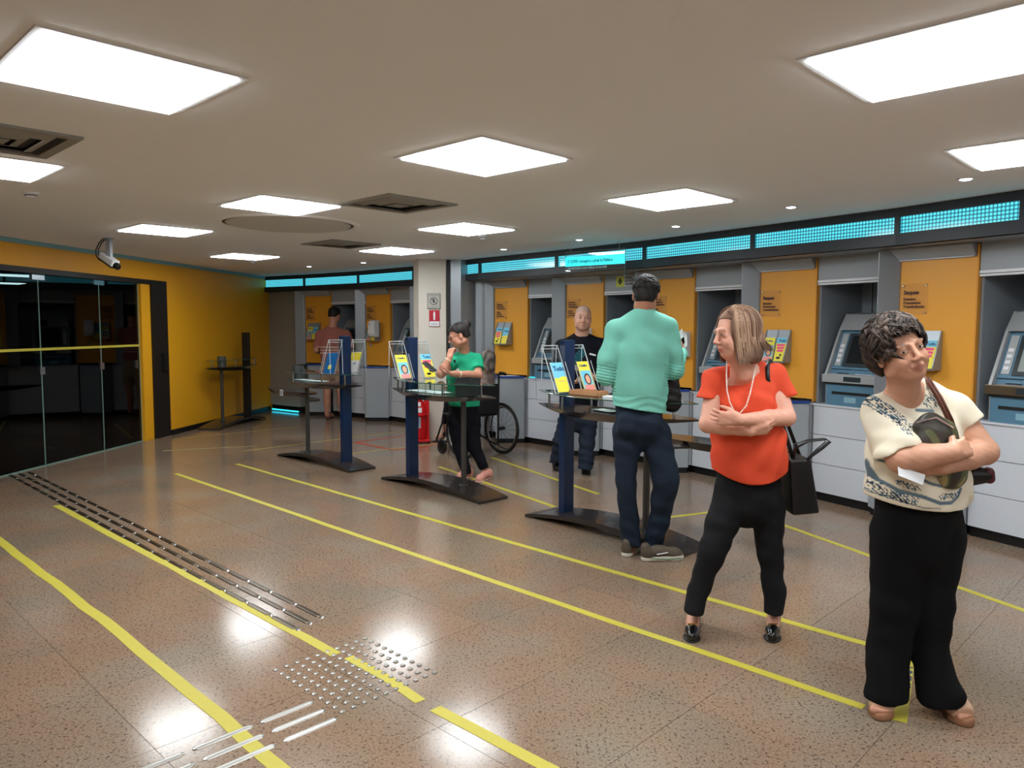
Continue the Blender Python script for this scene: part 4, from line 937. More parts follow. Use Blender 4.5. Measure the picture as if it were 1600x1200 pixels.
MB().box(-0.21, 0.21, 0.0, 0.43, 0.465, 0.495).build('seat_sling', M['black'], wc, bevel=0.008)
MB().box(-0.21, 0.21, -0.045, -0.025, 0.50, 0.84).build('back_sling', M['black'], wc, bevel=0.008)
MB().tube([(-0.2, 0.1, 0.15), (0.2, 0.3, 0.45)], 0.01, 6).build('cross_brace', M['black'], wc); MB().tube([(0.2, 0.1, 0.15), (-0.2, 0.3, 0.45)], 0.01, 6).build('cross_brace', M['black'], wc)
# ================================================================== figures: signed distance bodies, surfaced on a grid
F32 = np.float32
def V(*a): return np.array(a, dtype=float)
class Fig:
    def __init__(s): s.L = {}
    def layer(s, n): return s.L.setdefault(n, [])
    def cone(s, n, a, b, ra, rb, k=0.02, flat=None, clips=None, sub=False): s.layer(n).append(('c', V(*a), V(*b), ra, rb, k, flat, clips, sub)); return s
    def chain(s, n, pts, rs, **k):
        for i in range(len(pts)-1): s.cone(n, pts[i], pts[i+1], rs[i], rs[i+1], **k)
        return s
    def ell(s, n, c, r, R=None, k=0.02, sub=False): s.layer(n).append(('e', V(*c), V(*r), R, k, sub)); return s
def field(prims, h, disp=None, cut=None):
    lo = np.array([1e9]*3); hi = -lo
    boxes = []
    for p in prims:
        if p[0] == 'c':
            m = max(p[3], p[4])*1.02; l = np.minimum(p[1], p[2])-m; u = np.maximum(p[1], p[2])+m; k = p[5]; sub = p[8]
        else:
            m = max(p[2]); l = p[1]-m; u = p[1]+m; k = p[4]; sub = p[5]
        boxes.append((l-k-2*h, u+k+2*h))
        if not sub: lo = np.minimum(lo, l); hi = np.maximum(hi, u)
    lo = lo-4*h; hi = hi+4*h; n = np.ceil((hi-lo)/h).astype(int)+1
    D = np.full(n, 0.08, F32)
    ax = [(lo[i]+np.arange(n[i])*h).astype(F32) for i in range(3)]
    for p, (l, u) in zip(prims, boxes):
        i0 = np.clip(((l-lo)/h).astype(int), 0, n-1); i1 = np.clip(((u-lo)/h).astype(int)+2, 0, n)
        if (i1 <= i0).any(): continue
        X = ax[0][i0[0]:i1[0]][:, None, None]; Y = ax[1][i0[1]:i1[1]][None, :, None]; Z = ax[2][i0[2]:i1[2]][None, None, :]
        if p[0] == 'c':
            _, a, b, ra, rb, k, flat, clips, sub = p
            x, y, z = X-F32(a[0]), Y-F32(a[1]), Z-F32(a[2]); ab = b-a; f = 1.0
            if flat is not None:
                nrm, f = flat; nrm = np.array(nrm, float); nrm /= np.linalg.norm(nrm); g = 1/f-1
                dt = (x*F32(nrm[0])+y*F32(nrm[1])+z*F32(nrm[2]))*F32(g)
                x, y, z = x+dt*F32(nrm[0]), y+dt*F32(nrm[1]), z+dt*F32(nrm[2]); ab = ab+nrm*(nrm@ab)*g
            L2 = max(float(ab@ab), 1e-9)
            t = np.clip((x*F32(ab[0])+y*F32(ab[1])+z*F32(ab[2]))/F32(L2), 0, 1)
            d = np.sqrt((x-t*F32(ab[0]))**2+(y-t*F32(ab[1]))**2+(z-t*F32(ab[2]))**2)-(F32(ra)+t*F32(rb-ra))
            d = d*F32(0.5+0.5*f)
            if clips:
                for cp, cn in clips:
                    cn = np.array(cn, float); cn /= np.linalg.norm(cn)
                    d = np.maximum(d, (X-F32(cp[0]))*F32(cn[0])+(Y-F32(cp[1]))*F32(cn[1])+(Z-F32(cp[2]))*F32(cn[2]))
        else:
            _, c, r, R, k, sub = p
            x, y, z = X-F32(c[0]), Y-F32(c[1]), Z-F32(c[2])
            if R is not None:
                x, y, z = (x*F32(R[0][i])+y*F32(R[1][i])+z*F32(R[2][i]) for i in range(3))
            q = np.sqrt((x/F32(r[0]))**2+(y/F32(r[1]))**2+(z/F32(r[2]))**2)
            q2 = np.sqrt((x/F32(r[0]**2))**2+(y/F32(r[1]**2))**2+(z/F32(r[2]**2))**2)
            d = q*(q-1)/np.maximum(q2, 1e-6)
        s_ = np.s_[i0[0]:i1[0], i0[1]:i1[1], i0[2]:i1[2]]; E0 = D[s_]; k = F32(k)
        if sub:
            hh = np.maximum(k-np.abs(-d-E0), 0)/k; D[s_] = np.maximum(E0, -d)+hh*hh*k*F32(0.25)
        else:
            hh = np.maximum(k-np.abs(d-E0), 0)/k; D[s_] = np.minimum(E0, d)-hh*hh*k*F32(0.25)
    if disp is not None or cut is not None:
        X, Y, Z = ax[0][:, None, None], ax[1][None, :, None], ax[2][None, None, :]
        if disp is not None: D = (D+disp(X, Y, Z)).astype(F32)
        if cut is not None: D = np.maximum(D, cut(X, Y, Z)).astype(F32)
    D[0] = D[-1] = 0.08; D[:, 0] = D[:, -1] = 0.08; D[:, :, 0] = D[:, :, -1] = 0.08
    return D, lo, h
def nets(D, lo, h):
    s_ = D < 0; nx, ny, nz = D.shape
    cnt = np.zeros((nx-1, ny-1, nz-1), np.int8)
    offs = [(i, j, k) for i in (0, 1) for j in (0, 1) for k in (0, 1)]
    for i, j, k in offs: cnt += s_[i:nx-1+i, j:ny-1+j, k:nz-1+k]
    act = (cnt > 0) & (cnt < 8); idx = np.argwhere(act); m = len(idx)
    ids = np.full(act.shape, -1, np.int32); ids[act] = np.arange(m)
    cv = np.stack([D[idx[:, 0]+i, idx[:, 1]+j, idx[:, 2]+k] for i, j, k in offs], 1)
    acc = np.zeros((m, 3)); ct = np.zeros(m)
    for a in range(8):
        for ax in range(3):
            if offs[a][ax] == 0:
                o2 = list(offs[a]); o2[ax] = 1; b = offs.index(tuple(o2))
                da, db = cv[:, a], cv[:, b]; cr = (da < 0) != (db < 0)
                t = np.where(cr, da/np.where(cr, da-db, 1), 0); p = np.tile(np.array(offs[a], float), (m, 1)); p[:, ax] += t
                acc += p*cr[:, None]; ct += cr
    v = (idx+acc/ct[:, None])*h+lo
    faces = []
    for ax in range(3):
        sl0 = [slice(1, -1)]*3; sl1 = [slice(1, -1)]*3; sl0[ax] = slice(0, -1); sl1[ax] = slice(1, None)
        A = s_[tuple(sl0)]; B = s_[tuple(sl1)]; e = np.argwhere(A != B)
        if len(e) == 0: continue
        fl = A[tuple(e.T)]; add = [1, 1, 1]; add[ax] = 0; e = e+np.array(add)
        u, w_ = [(1, 2), (2, 0), (0, 1)][ax]; q = []
        for du, dw in ((1, 1), (0, 1), (0, 0), (1, 0)):
            c = e.copy(); c[:, u] -= du; c[:, w_] -= dw; q.append(ids[c[:, 0], c[:, 1], c[:, 2]])
        q = np.stack(q, 1); q[~fl] = q[~fl][:, ::-1]; faces.append(q)
    return v, np.concatenate(faces)
def sdf_mesh(name, prims, m, parent, root, h=0.005, disp=None, cut=None, smooth_it=1, color=None, label=None):
    D, lo, h = field(prims, h, disp, cut); v, f = nets(D, lo, h)
    # light laplacian smoothing
    if smooth_it:
        e = np.concatenate([f[:, [0, 1]], f[:, [1, 2]], f[:, [2, 3]], f[:, [3, 0]]]); e = np.concatenate([e, e[:, ::-1]])
        deg = np.bincount(e[:, 0], minlength=len(v))[:, None]
        for _ in range(smooth_it):
            s_ = np.stack([np.bincount(e[:, 0], weights=v[e[:, 1], i], minlength=len(v)) for i in range(3)], 1)
            v = v*0.5+0.5*s_/np.maximum(deg, 1)
    return np_mesh(name, v-np.array(root), f, m, parent, color=(color(v) if color is not None else None), label=label)
def np_mesh(name, v, f, m, parent, color=None, label=None):
    me = bpy.data.meshes.new(name); me.vertices.add(len(v)); me.vertices.foreach_set('co', v.astype(F32).ravel())
    nf, w_ = f.shape; me.loops.add(nf*w_); me.loops.foreach_set('vertex_index', f.astype(np.int32).ravel())
    me.polygons.add(nf); me.polygons.foreach_set('loop_start', np.arange(nf, dtype=np.int32)*w_)
    me.update(calc_edges=True); me.validate(); me.shade_smooth()
    if color is not None:
        a = me.attributes.new('tint', 'FLOAT_COLOR', 'POINT'); a.data.foreach_set('color', color.astype(F32).ravel())
    me.materials.append(m); o = bpy.data.objects.new(name, me); COL.objects.link(o); o.parent = parent
    if label: o['label'] = label
    return o
def tint_mat(name, rough=0.5, var=0.06, vscale=30, bump=0.15, bscale=150, sss=0.0, spec=0.4):
    "base colour from the mesh's tint attribute (own colouring, with eye shade painted in on faces) with fine noise"
    m = bpy.data.materials.new(name); m.use_nodes = True; nt = m.node_tree; b = nt.nodes['Principled BSDF']; N = nt.nodes.new
    at = N('ShaderNodeAttribute'); at.attribute_name = 'tint'; tc = N('ShaderNodeTexCoord')
    n = N('ShaderNodeTexNoise'); n.inputs['Scale'].default_value = vscale; n.inputs['Detail'].default_value = 4; lk(nt, tc.outputs['Object'], n.inputs['Vector'])
    mr = N('ShaderNodeMapRange'); mr.inputs[3].default_value = 1-var; mr.inputs[4].default_value = 1+var; lk(nt, n.outputs['Fac'], mr.inputs[0])
    vm = N('ShaderNodeVectorMath'); vm.operation = 'SCALE'; lk(nt, at.outputs['Color'], vm.inputs[0]); lk(nt, mr.outputs[0], vm.inputs['Scale'])
    lk(nt, vm.outputs[0], b.inputs['Base Color']); b.inputs['Roughness'].default_value = rough; b.inputs['Specular IOR Level'].default_value = spec
    b.inputs['Subsurface Weight'].default_value = sss; b.inputs['Subsurface Radius'].default_value = (0.01, 0.004, 0.002); b.inputs['Subsurface Scale'].default_value = 0.5
    if bump:
        n2 = N('ShaderNodeTexNoise'); n2.inputs['Scale'].default_value = bscale; n2.inputs['Detail'].default_value = 3; lk(nt, tc.outputs['Object'], n2.inputs['Vector'])
        bp = N('ShaderNodeBump'); bp.inputs['Strength'].default_value = bump; bp.inputs['Distance'].default_value = 0.004; lk(nt, n2.outputs['Fac'], bp.inputs['Height']); lk(nt, bp.outputs['Normal'], b.inputs['Normal'])
    return m
SKIN = tint_mat('skin', 0.5, 0.05, 25, 0.12, 220, 0.06)
HAIRM = tint_mat('hair', 0.62, 0.12, 60, 0.2, 90, 0, 0.25)
CLOTH = {}
def cloth(name, col, rough=0.85, var=0.05, vs=20, bump=0.25, bs=300): 
    return mat(name, col, rough, spec=0.2, var=var, vscale=vs, bump=bump, bscale=bs)
M['eye_white'] = mat('eye_white', srgb(168, 158, 150), 0.3); M['iris'] = mat('iris_dark', srgb(38, 26, 20), 0.15)
def headR(yaw, pitch=0, roll=0):
    "columns right, forward, up. yaw 0 faces +Y, 180 faces the camera, 90 faces -X (image left); pitch>0 looks up; roll>0 tilts head to its right"
    Rz = Matrix.Rotation(math.radians(yaw), 3, 'Z'); Rx = Matrix.Rotation(math.radians(pitch), 3, 'X'); Ry = Matrix.Rotation(math.radians(roll), 3, 'Y')
    return np.array((Rz @ Rx @ Ry))
def head(fig, H, R, s=1.0, n='skin', male=False, eyes=True, fat=1.0):
    P_ = lambda x, y, z: H+R@(V(x, y, z)*s)
    e = lambda c, r, k=0.02, sub=False: fig.ell(n, P_(*c), V(*r)*s, R, k*s, sub)
    e((0, -0.014, 0.036), (0.0735, 0.092, 0.078)); e((0, 0.030, -0.028), (0.058*fat, 0.060, 0.080), 0.03)
    e((0, 0.052, -0.092), (0.030*fat, 0.028, 0.020), 0.03)
    for q in (-1, 1):
        e((q*0.036*fat, 0.056, -0.040), (0.024, 0.026, 0.026), 0.025); e((q*0.045*fat, 0.010, -0.070), (0.022, 0.040, 0.020), 0.03)
        e((q*0.031, 0.101, -0.001), (0.017, 0.016, 0.013), 0.012, True)          # socket
        e((q*0.031, 0.074, 0.000), (0.0165, 0.0165, 0.0150), 0.006)             # eyeball mound with lids
        fig.cone(n, P_(q*0.014, 0.088, 0.0215), P_(q*0.046, 0.080, 0.021), 0.0075*s, 0.006*s, 0.014*s)   # brow ridge
        e((q*0.0105, 0.102, -0.036), (0.0085, 0.011, 0.0075), 0.006)
        e((q*0.0065, 0.106, -0.0435), (0.0035, 0.005, 0.0035), 0.002, True)
        e((q*0.0755, -0.004, -0.012), (0.008, 0.019, 0.031), 0.010); e((q*0.083, 0.001, -0.008), (0.005, 0.010, 0.018), 0.004, True)
        fig.cone(n, P_(q*0.022, 0.094, -0.040), P_(q*0.034, 0.082, -0.062), 0.0025*s, 0.0025*s, 0.008*s, sub=True)  # fold beside nose
    fig.cone(n, P_(0, 0.087, 0.012), P_(0, 0.110, -0.030), 0.0075*s, 0.0105*s, 0.010*s)
    fig.cone(n, P_(-0.019, 0.086, -0.0625), P_(0, 0.0945, -0.0605), 0.0045*s, 0.0060*s, 0.006*s); fig.cone(n, P_(0.019, 0.086, -0.0625), P_(0, 0.0945, -0.0605), 0.0045*s, 0.0060*s, 0.006*s)
    fig.cone(n, P_(-0.015, 0.084, -0.0725), P_(0.0, 0.0915, -0.0735), 0.0045*s, 0.0070*s, 0.006*s); fig.cone(n, P_(0.015, 0.084, -0.0725), P_(0.0, 0.0915, -0.0735), 0.0045*s, 0.0070*s, 0.006*s)
    fig.cone(n, P_(-0.022, 0.091, -0.067), P_(0.0, 0.103, -0.0670), 0.0016*s, 0.0020*s, 0.0025*s, sub=True); fig.cone(n, P_(0.022, 0.091, -0.067), P_(0.0, 0.103, -0.0670), 0.0016*s, 0.0020*s, 0.0025*s, sub=True)
def face_tint(H, R, s, base, lip=(150, 72, 66), brow=(90, 70, 60), stub=None, flush=1.0):
    base = np.array(srgb(*base)[:3]); lip_ = np.array(srgb(*lip)[:3]); br = np.array(srgb(*brow)[:3])
    def f(v):
        q = ((v-H)@R)/s; c = np.tile(base, (len(v), 1)); ss = lambda x: np.clip(x, 0, 1)
        def mixc(c, col, a): return c*(1-a[:, None])+col*a[:, None]
        el = lambda cx, cy, cz, rx, ry, rz, soft=0.5: ss((1-np.sqrt(((q[:, 0]-cx)/rx)**2+((q[:, 1]-cy)/ry)**2+((q[:, 2]-cz)/rz)**2))/soft)
        for sg in (-1, 1): c = mixc(c, base*np.array([1.05, .80, .76]), 0.45*flush*el(sg*0.04, 0.06, -0.03, .03, .04, .025, 0.8))
        c = mixc(c, base*np.array([1.02, .78, .74]), 0.4*flush*el(0, 0.11, -0.034, .016, .02, .014, 0.7))
        c = mixc(c, lip_, 0.75*el(0, 0.092, -0.0668, .025, .02, .0125, 0.35))
        for sg in (-1, 1):
            c = mixc(c, br, 0.8*el(sg*0.031, 0.085, 0.0245+0.000, .022, .022, .0048, 0.4))
            c = mixc(c, base*0.55, 0.5*el(sg*0.031, 0.09, 0.000, .021, .02, .014, 0.7))  # eye sockets darkened as painted shade
            c = mixc(c, br*0.5, 0.9*el(sg*0.031, 0.088, 0.0050, .0155, .02, .0024, 0.4))  # upper lid shading painted in as a dark line
        if stub is not None: c = mixc(c, np.array(srgb(*stub)[:3]), 0.35*ss((-0.045-q[:, 2])/0.02)*ss((q[:, 1]+0.02)/0.03)*(q[:, 2] > -0.13))
        return np.concatenate([c, np.ones((len(v), 1))], 1)
    return f
def eyes_obj(parent, root, H, R, s, body, look=(0, 0)):
    for sg in (-1, 1):
        c = H+R@(V(sg*0.031, 0.0755, 0.0005)*s)-np.array(root); fw = R@V(math.sin(look[0])+sg*0.05, math.cos(look[0]), look[1]); fw /= np.linalg.norm(fw)
        up = R@V(0, 0, 1); rt = R@V(1, 0, 0)
        # almond of white, then iris, lying in the lid opening
        def disc(w_, h_, push, mm, nm, cx=0, sph=0.0165, cz=0):
            vs = [c+fw*(sph*s+push)+rt*cx*s+up*cz*s]; n_ = 16
            for k in range(n_):
                a = 2*math.pi*k/n_; x = w_*math.cos(a); z = h_*math.sin(a)*(1-0.25*abs(math.cos(a)))
                dd = math.sqrt(max(0, (sph*s)**2-(x*s)**2-(z*s)**2)); vs.append(c+rt*(x+cx)*s+up*(z+cz)*s+fw*(dd+push))
            return MB().add(vs, [(0, 1+k, 1+(k+1) % n_) for k in range(n_)]).build(nm, mm, parent, smooth=True)
        e_ = disc(0.0118, 0.0037, 0.0012, M['eye_white'], 'eye')
        disc(0.0050, 0.0038, 0.0017, M['iris'], 'iris', cx=look[0]*0.008)
# ---------------- hair
def hair_locks(name, H, R, s, parent, root, n, style, colA, colB, seed=1, mat_=None):
    random.seed(seed); allv = []; allf = []; cols = []; nb = 0
    A = np.array(srgb(*colA)[:3]); B = np.array(srgb(*colB)[:3])
    for i in range(n):
        pts, rad = style(i, random)
        if pts is None: continue
        m = len(pts); P_ = [H+R@(V(*p)*s)-np.array(root) for p in pts]; t0 = None
        col = A+(B-A)*random.random()**1.3
        sides = 5
        for j in range(m):
            t = P_[min(j+1, m-1)]-P_[max(j-1, 0)]; t = t/(np.linalg.norm(t)+1e-9)
            out = P_[j]-(H-np.array(root)); out = out-t*(out@t); out = out/(np.linalg.norm(out)+1e-9); sd = np.cross(t, out)
            r_ = rad*s*(0.35+0.65*math.sin(math.pi*min(1, (j+0.6)/(m*0.55))*0.5))*(1 if j < m*0.7 else max(0.12, (m-1-j)/(m*0.3)))
            for k in range(sides):
                a = 2*math.pi*k/sides; allv.append(P_[j]+sd*(math.cos(a)*r_*2.1)+out*(math.sin(a)*r_*0.5)); cols.append(np.append(col, 1))
        for j in range(m-1):
            for k in range(sides):
                allf.append((nb+j*sides+k, nb+j*sides+(k+1) % sides, nb+(j+1)*sides+(k+1) % sides, nb+(j+1)*sides+k))
        nb += m*sides
    return np_mesh(name, np.array(allv), np.array(allf), mat_ or HAIRM, parent, color=np.array(cols))
def solid(col): 
    c = np.array(srgb(*col)); return lambda v: np.tile(c, (len(v), 1))
def noisecol(c1, c2, fx=90, fz=25, seed=0):
    a = np.array(srgb(*c1)); b = np.array(srgb(*c2))
    def f(v):
        t = 0.5+0.5*np.sin(v[:, 0]*fx+seed+2*np.sin(v[:, 2]*fz)+2.2*np.sin(v[:, 1]*40+v[:, 0]*33)); return a*(1-t[:, None])+b*t[:, None]
    return f
# ---------------- hands
def hand(fig, n, wrist, d, nrm, side, curl=(20, 25, 20), s=1.0, spread=0.12, thumb=(35, 25), th_dir=None, k=0.004):
    """palm from wrist along d; nrm = palm normal (the way the palm faces, fingers curl toward it); side=+1 thumb towards cross(d,nrm)"""
    d = V(*d); d /= np.linalg.norm(d); nrm = V(*nrm); nrm = nrm-d*(nrm@d); nrm /= np.linalg.norm(nrm); t = np.cross(d, nrm)*side
    w_ = V(*wrist); L = 0.088*s
    for q, off in ((-0.026, 0), (-0.009, 0), (0.009, 0), (0.026, -0.004)):
        fig.cone(n, w_+t*q*0.6*s+d*0.008*s, w_+t*q*s+d*(L+off*s), 0.0155*s, 0.0125*s, k*3)
    for q, ln, r_ in ((0.029, 0.90, 0.0088), (0.0098, 1.0, 0.0092), (-0.0098, 0.94, 0.0088), (-0.0285, 0.76, 0.0078)):
        b = w_+t*q*s+d*(L-(0.004 if abs(q) > .02 else 0))*s/s; ang = 0; dd = d+t*(q*spread/0.03); dd /= np.linalg.norm(dd); p = b
        for seg, (l_, c_) in enumerate(zip((0.042, 0.026, 0.020), curl)):
            ang += math.radians(c_); v_ = dd*math.cos(ang)+nrm*math.sin(ang); p2 = p+v_*l_*ln*s
            fig.cone(n, p, p2, (r_-seg*0.0008)*s, (r_-(seg+1)*0.0009)*s, k); p = p2
    a0 = math.radians(thumb[0]); b = w_+t*0.024*s+d*0.022*s; v1 = d*math.cos(a0)+t*math.sin(a0)+nrm*0.35; v1 /= np.linalg.norm(v1)
    p = b+v1*0.042*s; fig.cone(n, b, p, 0.0145*s, 0.011*s, k*2.5)
    a1 = a0-math.radians(thumb[1]); v2 = d*math.cos(a1)+t*math.sin(a1)+nrm*0.45; v2 /= np.linalg.norm(v2); p2 = p+v2*0.030*s; fig.cone(n, p, p2, 0.0105*s, 0.0095*s, k)
    p3 = p2+v2*0.022*s; fig.cone(n, p2, p3, 0.0095*s, 0.0075*s, k)
def wrinkle(a1, f1, a2, f2, ph=0.0):
    def f(X, Y, Z):
        return F32(a1)*np.sin(F32(f1)*(X*F32(0.8)+Y*F32(0.5))+F32(ph)+F32(2.2)*np.sin(Z*F32(9)+F32(ph)))*np.sin(F32(f2)*Z+F32(3)*np.sin(X*F32(13)+Y*F32(7)))+F32(a2)*np.sin(Z*F32(f2*2.3)+X*F32(f1*.7)+F32(1.7)*np.sin(Y*F32(23)+Z*F32(11)))
    return f
# ================================================================== people
def Q(u, v, Y): return np.array(W(u, v, Y))
def FL(u, v, z=0.0):
    r = W(u, v, 5.0)-Vector((0, 0, EYE)); t = (z-EYE)/r.z; return np.array((r.x*t, r.y*t, z))
def person(label, root): return empty('person', tuple(root), label=label, cat='person')
def shoe(kind, parent, root, heel, toe, mats, w_=0.042, h=0.006, name='shoe', lift=0.0, label=None):
    heel = np.array(heel); toe = np.array(toe); d = toe-heel; L = np.linalg.norm(d[:2]); d = V(d[0], d[1], 0)/L; up = V(0, 0, 1)
    A = lambda a, z, s_=0: heel+d*(a*L)+up*z+np.cross(d, up)*s_
    sole_h = {'sneaker': 0.028, 'loafer': 0.012, 'pump': 0.010, 'wedge': 0.028}[kind]
    f = Fig(); zc = sole_h
    cl = [((0, 0, zc), (0, 0, 1)), ((0, 0, 0.001), (0, 0, -1))]
    ex = 1.08 if kind == 'sneaker' else 1.0
    f.cone('sole', A(0.15, 0.012), A(0.5, 0.012), 0.034*ex, 0.034*ex, 0.01, clips=cl); f.cone('sole', A(0.5, 0.012), A(0.80, 0.012), 0.034*ex, w_*ex, 0.01, clips=cl)
    f.cone('sole', A(0.80, 0.012), A(0.90, 0.012), w_*ex, 0.030*ex, 0.01, clips=cl)
    if kind == 'wedge':
        f.cone('sole', A(0.13, 0.03), A(0.35, 0.025), 0.032, 0.032, 0.01, clips=[((0, 0, 0.055), (0, 0, 1)), ((0, 0, 0.001), (0, 0, -1))])
    s_ = sdf_mesh(name, f.L['sole'], mats[1], parent, root, h=h*0.7, label=label)
    g = Fig(); c2 = [((0, 0, zc*0.75), (0, 0, -1))]
    if kind in ('sneaker', 'loafer'):
        g.cone('u', A(0.14, 0.065), A(0.16, 0.035), 0.034, 0.034, 0.02, clips=c2); g.cone('u', A(0.16, 0.045), A(0.50, 0.050), 0.034, 0.036, 0.02, clips=c2)
        g.cone('u', A(0.45, 0.055), A(0.80, 0.030), 0.034, w_*0.93, 0.02, clips=c2); g.cone('u', A(0.78, 0.032), A(0.90, 0.028), w_*0.93, 0.027, 0.02, clips=c2)
        if kind == 'sneaker': g.cone('u', A(0.13, 0.06), A(0.12, 0.088), 0.031, 0.030, 0.01); g.cone('u', A(0.35, 0.07), A(0.5, 0.06), 0.026, 0.024, 0.02)
    elif kind == 'pump':
        g.cone('u', A(0.10, 0.020), A(0.12, 0.055), 0.030, 0.028, 0.01, clips=c2); g.cone('u', A(0.12, 0.025), A(0.6, 0.018), 0.032, 0.033, 0.02, clips=c2+[((0, 0, 0.045), (0, 0, 1))])
        g.cone('u', A(0.72, 0.028), A(0.92, 0.024), 0.036, 0.024, 0.02, clips=c2); 
    elif kind == 'wedge':
        g.cone('u', A(0.50, 0.060), A(0.76, 0.040), 0.042, 0.046, 0.01, clips=c2+[(tuple(A(0.86, 0)), tuple(d+up*-0.25)), (tuple(A(0.45, 0)), tuple(-d))])
        for i, q in enumerate((-0.022, -0.008, 0.006, 0.022)):
            g.cone('toes', A(0.80, 0.036, q), A(0.95-0.03*abs(i-2.6), 0.034, q), 0.010, 0.0105 if i < 3 else 0.014, 0.002)
        o = sdf_mesh('toes', g.L['toes'], SKIN, s_, root, h=0.004, color=solid((205, 150, 125))); o.matrix_parent_inverse = Matrix()
    o = sdf_mesh('upper', g.L['u'], mats[0], s_, root, h=h*0.7); return s_
def arm(f, sh, el, wr, r=(0.048, 0.043, 0.038, 0.027), layer='skin'):
    m = (np.array(el)*0.62+np.array(wr)*0.38)
    f.cone(layer, sh, el, r[0], r[1], 0.02); f.cone(layer, el, m, r[1], r[2]*1.05, 0.015); f.cone(layer, m, wr, r[2]*1.05, r[3], 0.015)
def torso(f, layer, pts, rs, n, fl, k=0.05, grow=0.0): 
    for i in range(len(pts)-1): f.cone(layer, pts[i], pts[i+1], rs[i]+grow, rs[i+1]+grow, k, flat=(n, fl))
def bob(i, rnd):
    az = rnd.uniform(-math.pi, math.pi)
    if abs(az) < 1.02: az = math.copysign(1.02+rnd.uniform(0, .4), az)
    p0 = rnd.uniform(0.05, 0.55); p1 = 1.75; shell = rnd.uniform(1.03, 1.17); L_ = rnd.uniform(0.165, 0.215); pts = []
    a, b, c = 0.080*shell, 0.100*shell, 0.087*shell; tw = rnd.uniform(-.12, .12)
    for j in range(9):
        p = p0+(p1-p0)*j/8; z = az*(0.55+0.45*min(1, j/3))+tw*j/8
        pts.append((a*math.sin(p)*math.sin(z), -0.014+b*math.sin(p)*math.cos(z), 0.030+c*math.cos(p)))
    x, y, z = pts[-1]; fl = rnd.uniform(-0.1, 0.25)
    for j in range(1, 6):
        t = j/5; bk = max(0, -math.cos(az)); o = 1+(fl*0.25+0.42*bk*bk)*t*t-0.10*math.sin(t*3)*bk-0.03*math.sin(t*3); pts.append((x*o, -0.014+(y+0.014)*o, z-L_*t*0.72*(1-0.22*bk)))
    return pts, rnd.uniform(0.0032, 0.0052)
def wavy(i, rnd):
    az = rnd.uniform(-math.pi, math.pi); front = abs(az) < 0.85
    p0 = rnd.uniform(0.0, 1.3 if not front else 0.6); p1 = min(p0+rnd.uniform(0.8, 1.3), 2.15 if not front else rnd.uniform(1.15, 1.38)); sh = rnd.uniform(1.06, 1.22); ph = rnd.uniform(0, 6.3); am = rnd.uniform(0.08, 0.22)
    pts = []; n_ = 10; dr = rnd.uniform(-.35, .35)
    for j in range(n_):
        t = j/(n_-1); p = p0+(p1-p0)*t; z = az+dr*t+am*math.sin(ph+t*7); r = sh*(1+0.06*math.sin(ph*1.7+t*8))*(1+0.04*t)
        pts.append((0.078*r*math.sin(p)*math.sin(z), -0.014+0.098*r*math.sin(p)*math.cos(z), 0.034+0.088*r*math.cos(p)))
    return pts, rnd.uniform(0.0025, 0.0050)
def short(i, rnd, low=1.75):
    az = rnd.uniform(-math.pi, math.pi); front = abs(az) < 0.9
    p0 = rnd.uniform(0.0, 1.5 if not front else 0.9); p1 = min(p0+rnd.uniform(0.25, 0.45), low if not front else 1.15); pts = []
    for j in range(5):
        t = j/4; p = p0+(p1-p0)*t; r = 1.02+0.05*math.sin(math.pi*t*0.8)
        pts.append((0.079*r*math.sin(p)*math.sin(az+0.1*t), -0.014+0.098*r*math.sin(p)*math.cos(az+0.1*t), 0.036+0.085*r*math.cos(p)))
    return pts, rnd.uniform(0.004, 0.006)
def cap(parent, root, H, R, s, col, low=-0.02, front=0.045, grow=0.006, amp=0.002, h=0.005, extra=None, nape=-0.06):
    "close fitting scalp hair: shell round the cranium, cut at the hairline"
    f = Fig(); P_ = lambda x, y, z: H+R@(V(x, y, z)*s)
    f.ell('h', P_(0, -0.016, 0.038), V(0.0735+grow, 0.092+grow, 0.078+grow)*s, R, 0.01); f.ell('h', P_(0, -0.050, -0.02), V(0.060+grow*.6, 0.055+grow*.6, 0.06)*s, R, 0.02)
    if extra: extra(f, P_)
    up = R[:, 2]; fw = R[:, 1]
    def cut(X, Y, Z):
        q1 = (X-H[0])*fw[0]+(Y-H[1])*fw[1]+(Z-H[2])*fw[2]; q2 = (X-H[0])*up[0]+(Y-H[1])*up[1]+(Z-H[2])*up[2]
        hl = np.where(q1 > 0.0*s, (front+0.0)*s+(0.055-np.clip(q1/s, 0, .055))*s*0-np.clip(0.055-q1/s, 0, 0.055)*s*1.1, nape*s*np.clip(-q1/s/0.05, 0, 1)+(front-0.0605)*s*(1-np.clip(-q1/s/0.05, 0, 1)))
        return ((hl-q2)*0.7).astype(F32)
    return sdf_mesh('hair', f.L['h'], HAIRM, parent, root, h=h, disp=wrinkle(amp, 300, amp*.6, 90), cut=cut, color=noisecol(*col), smooth_it=0)
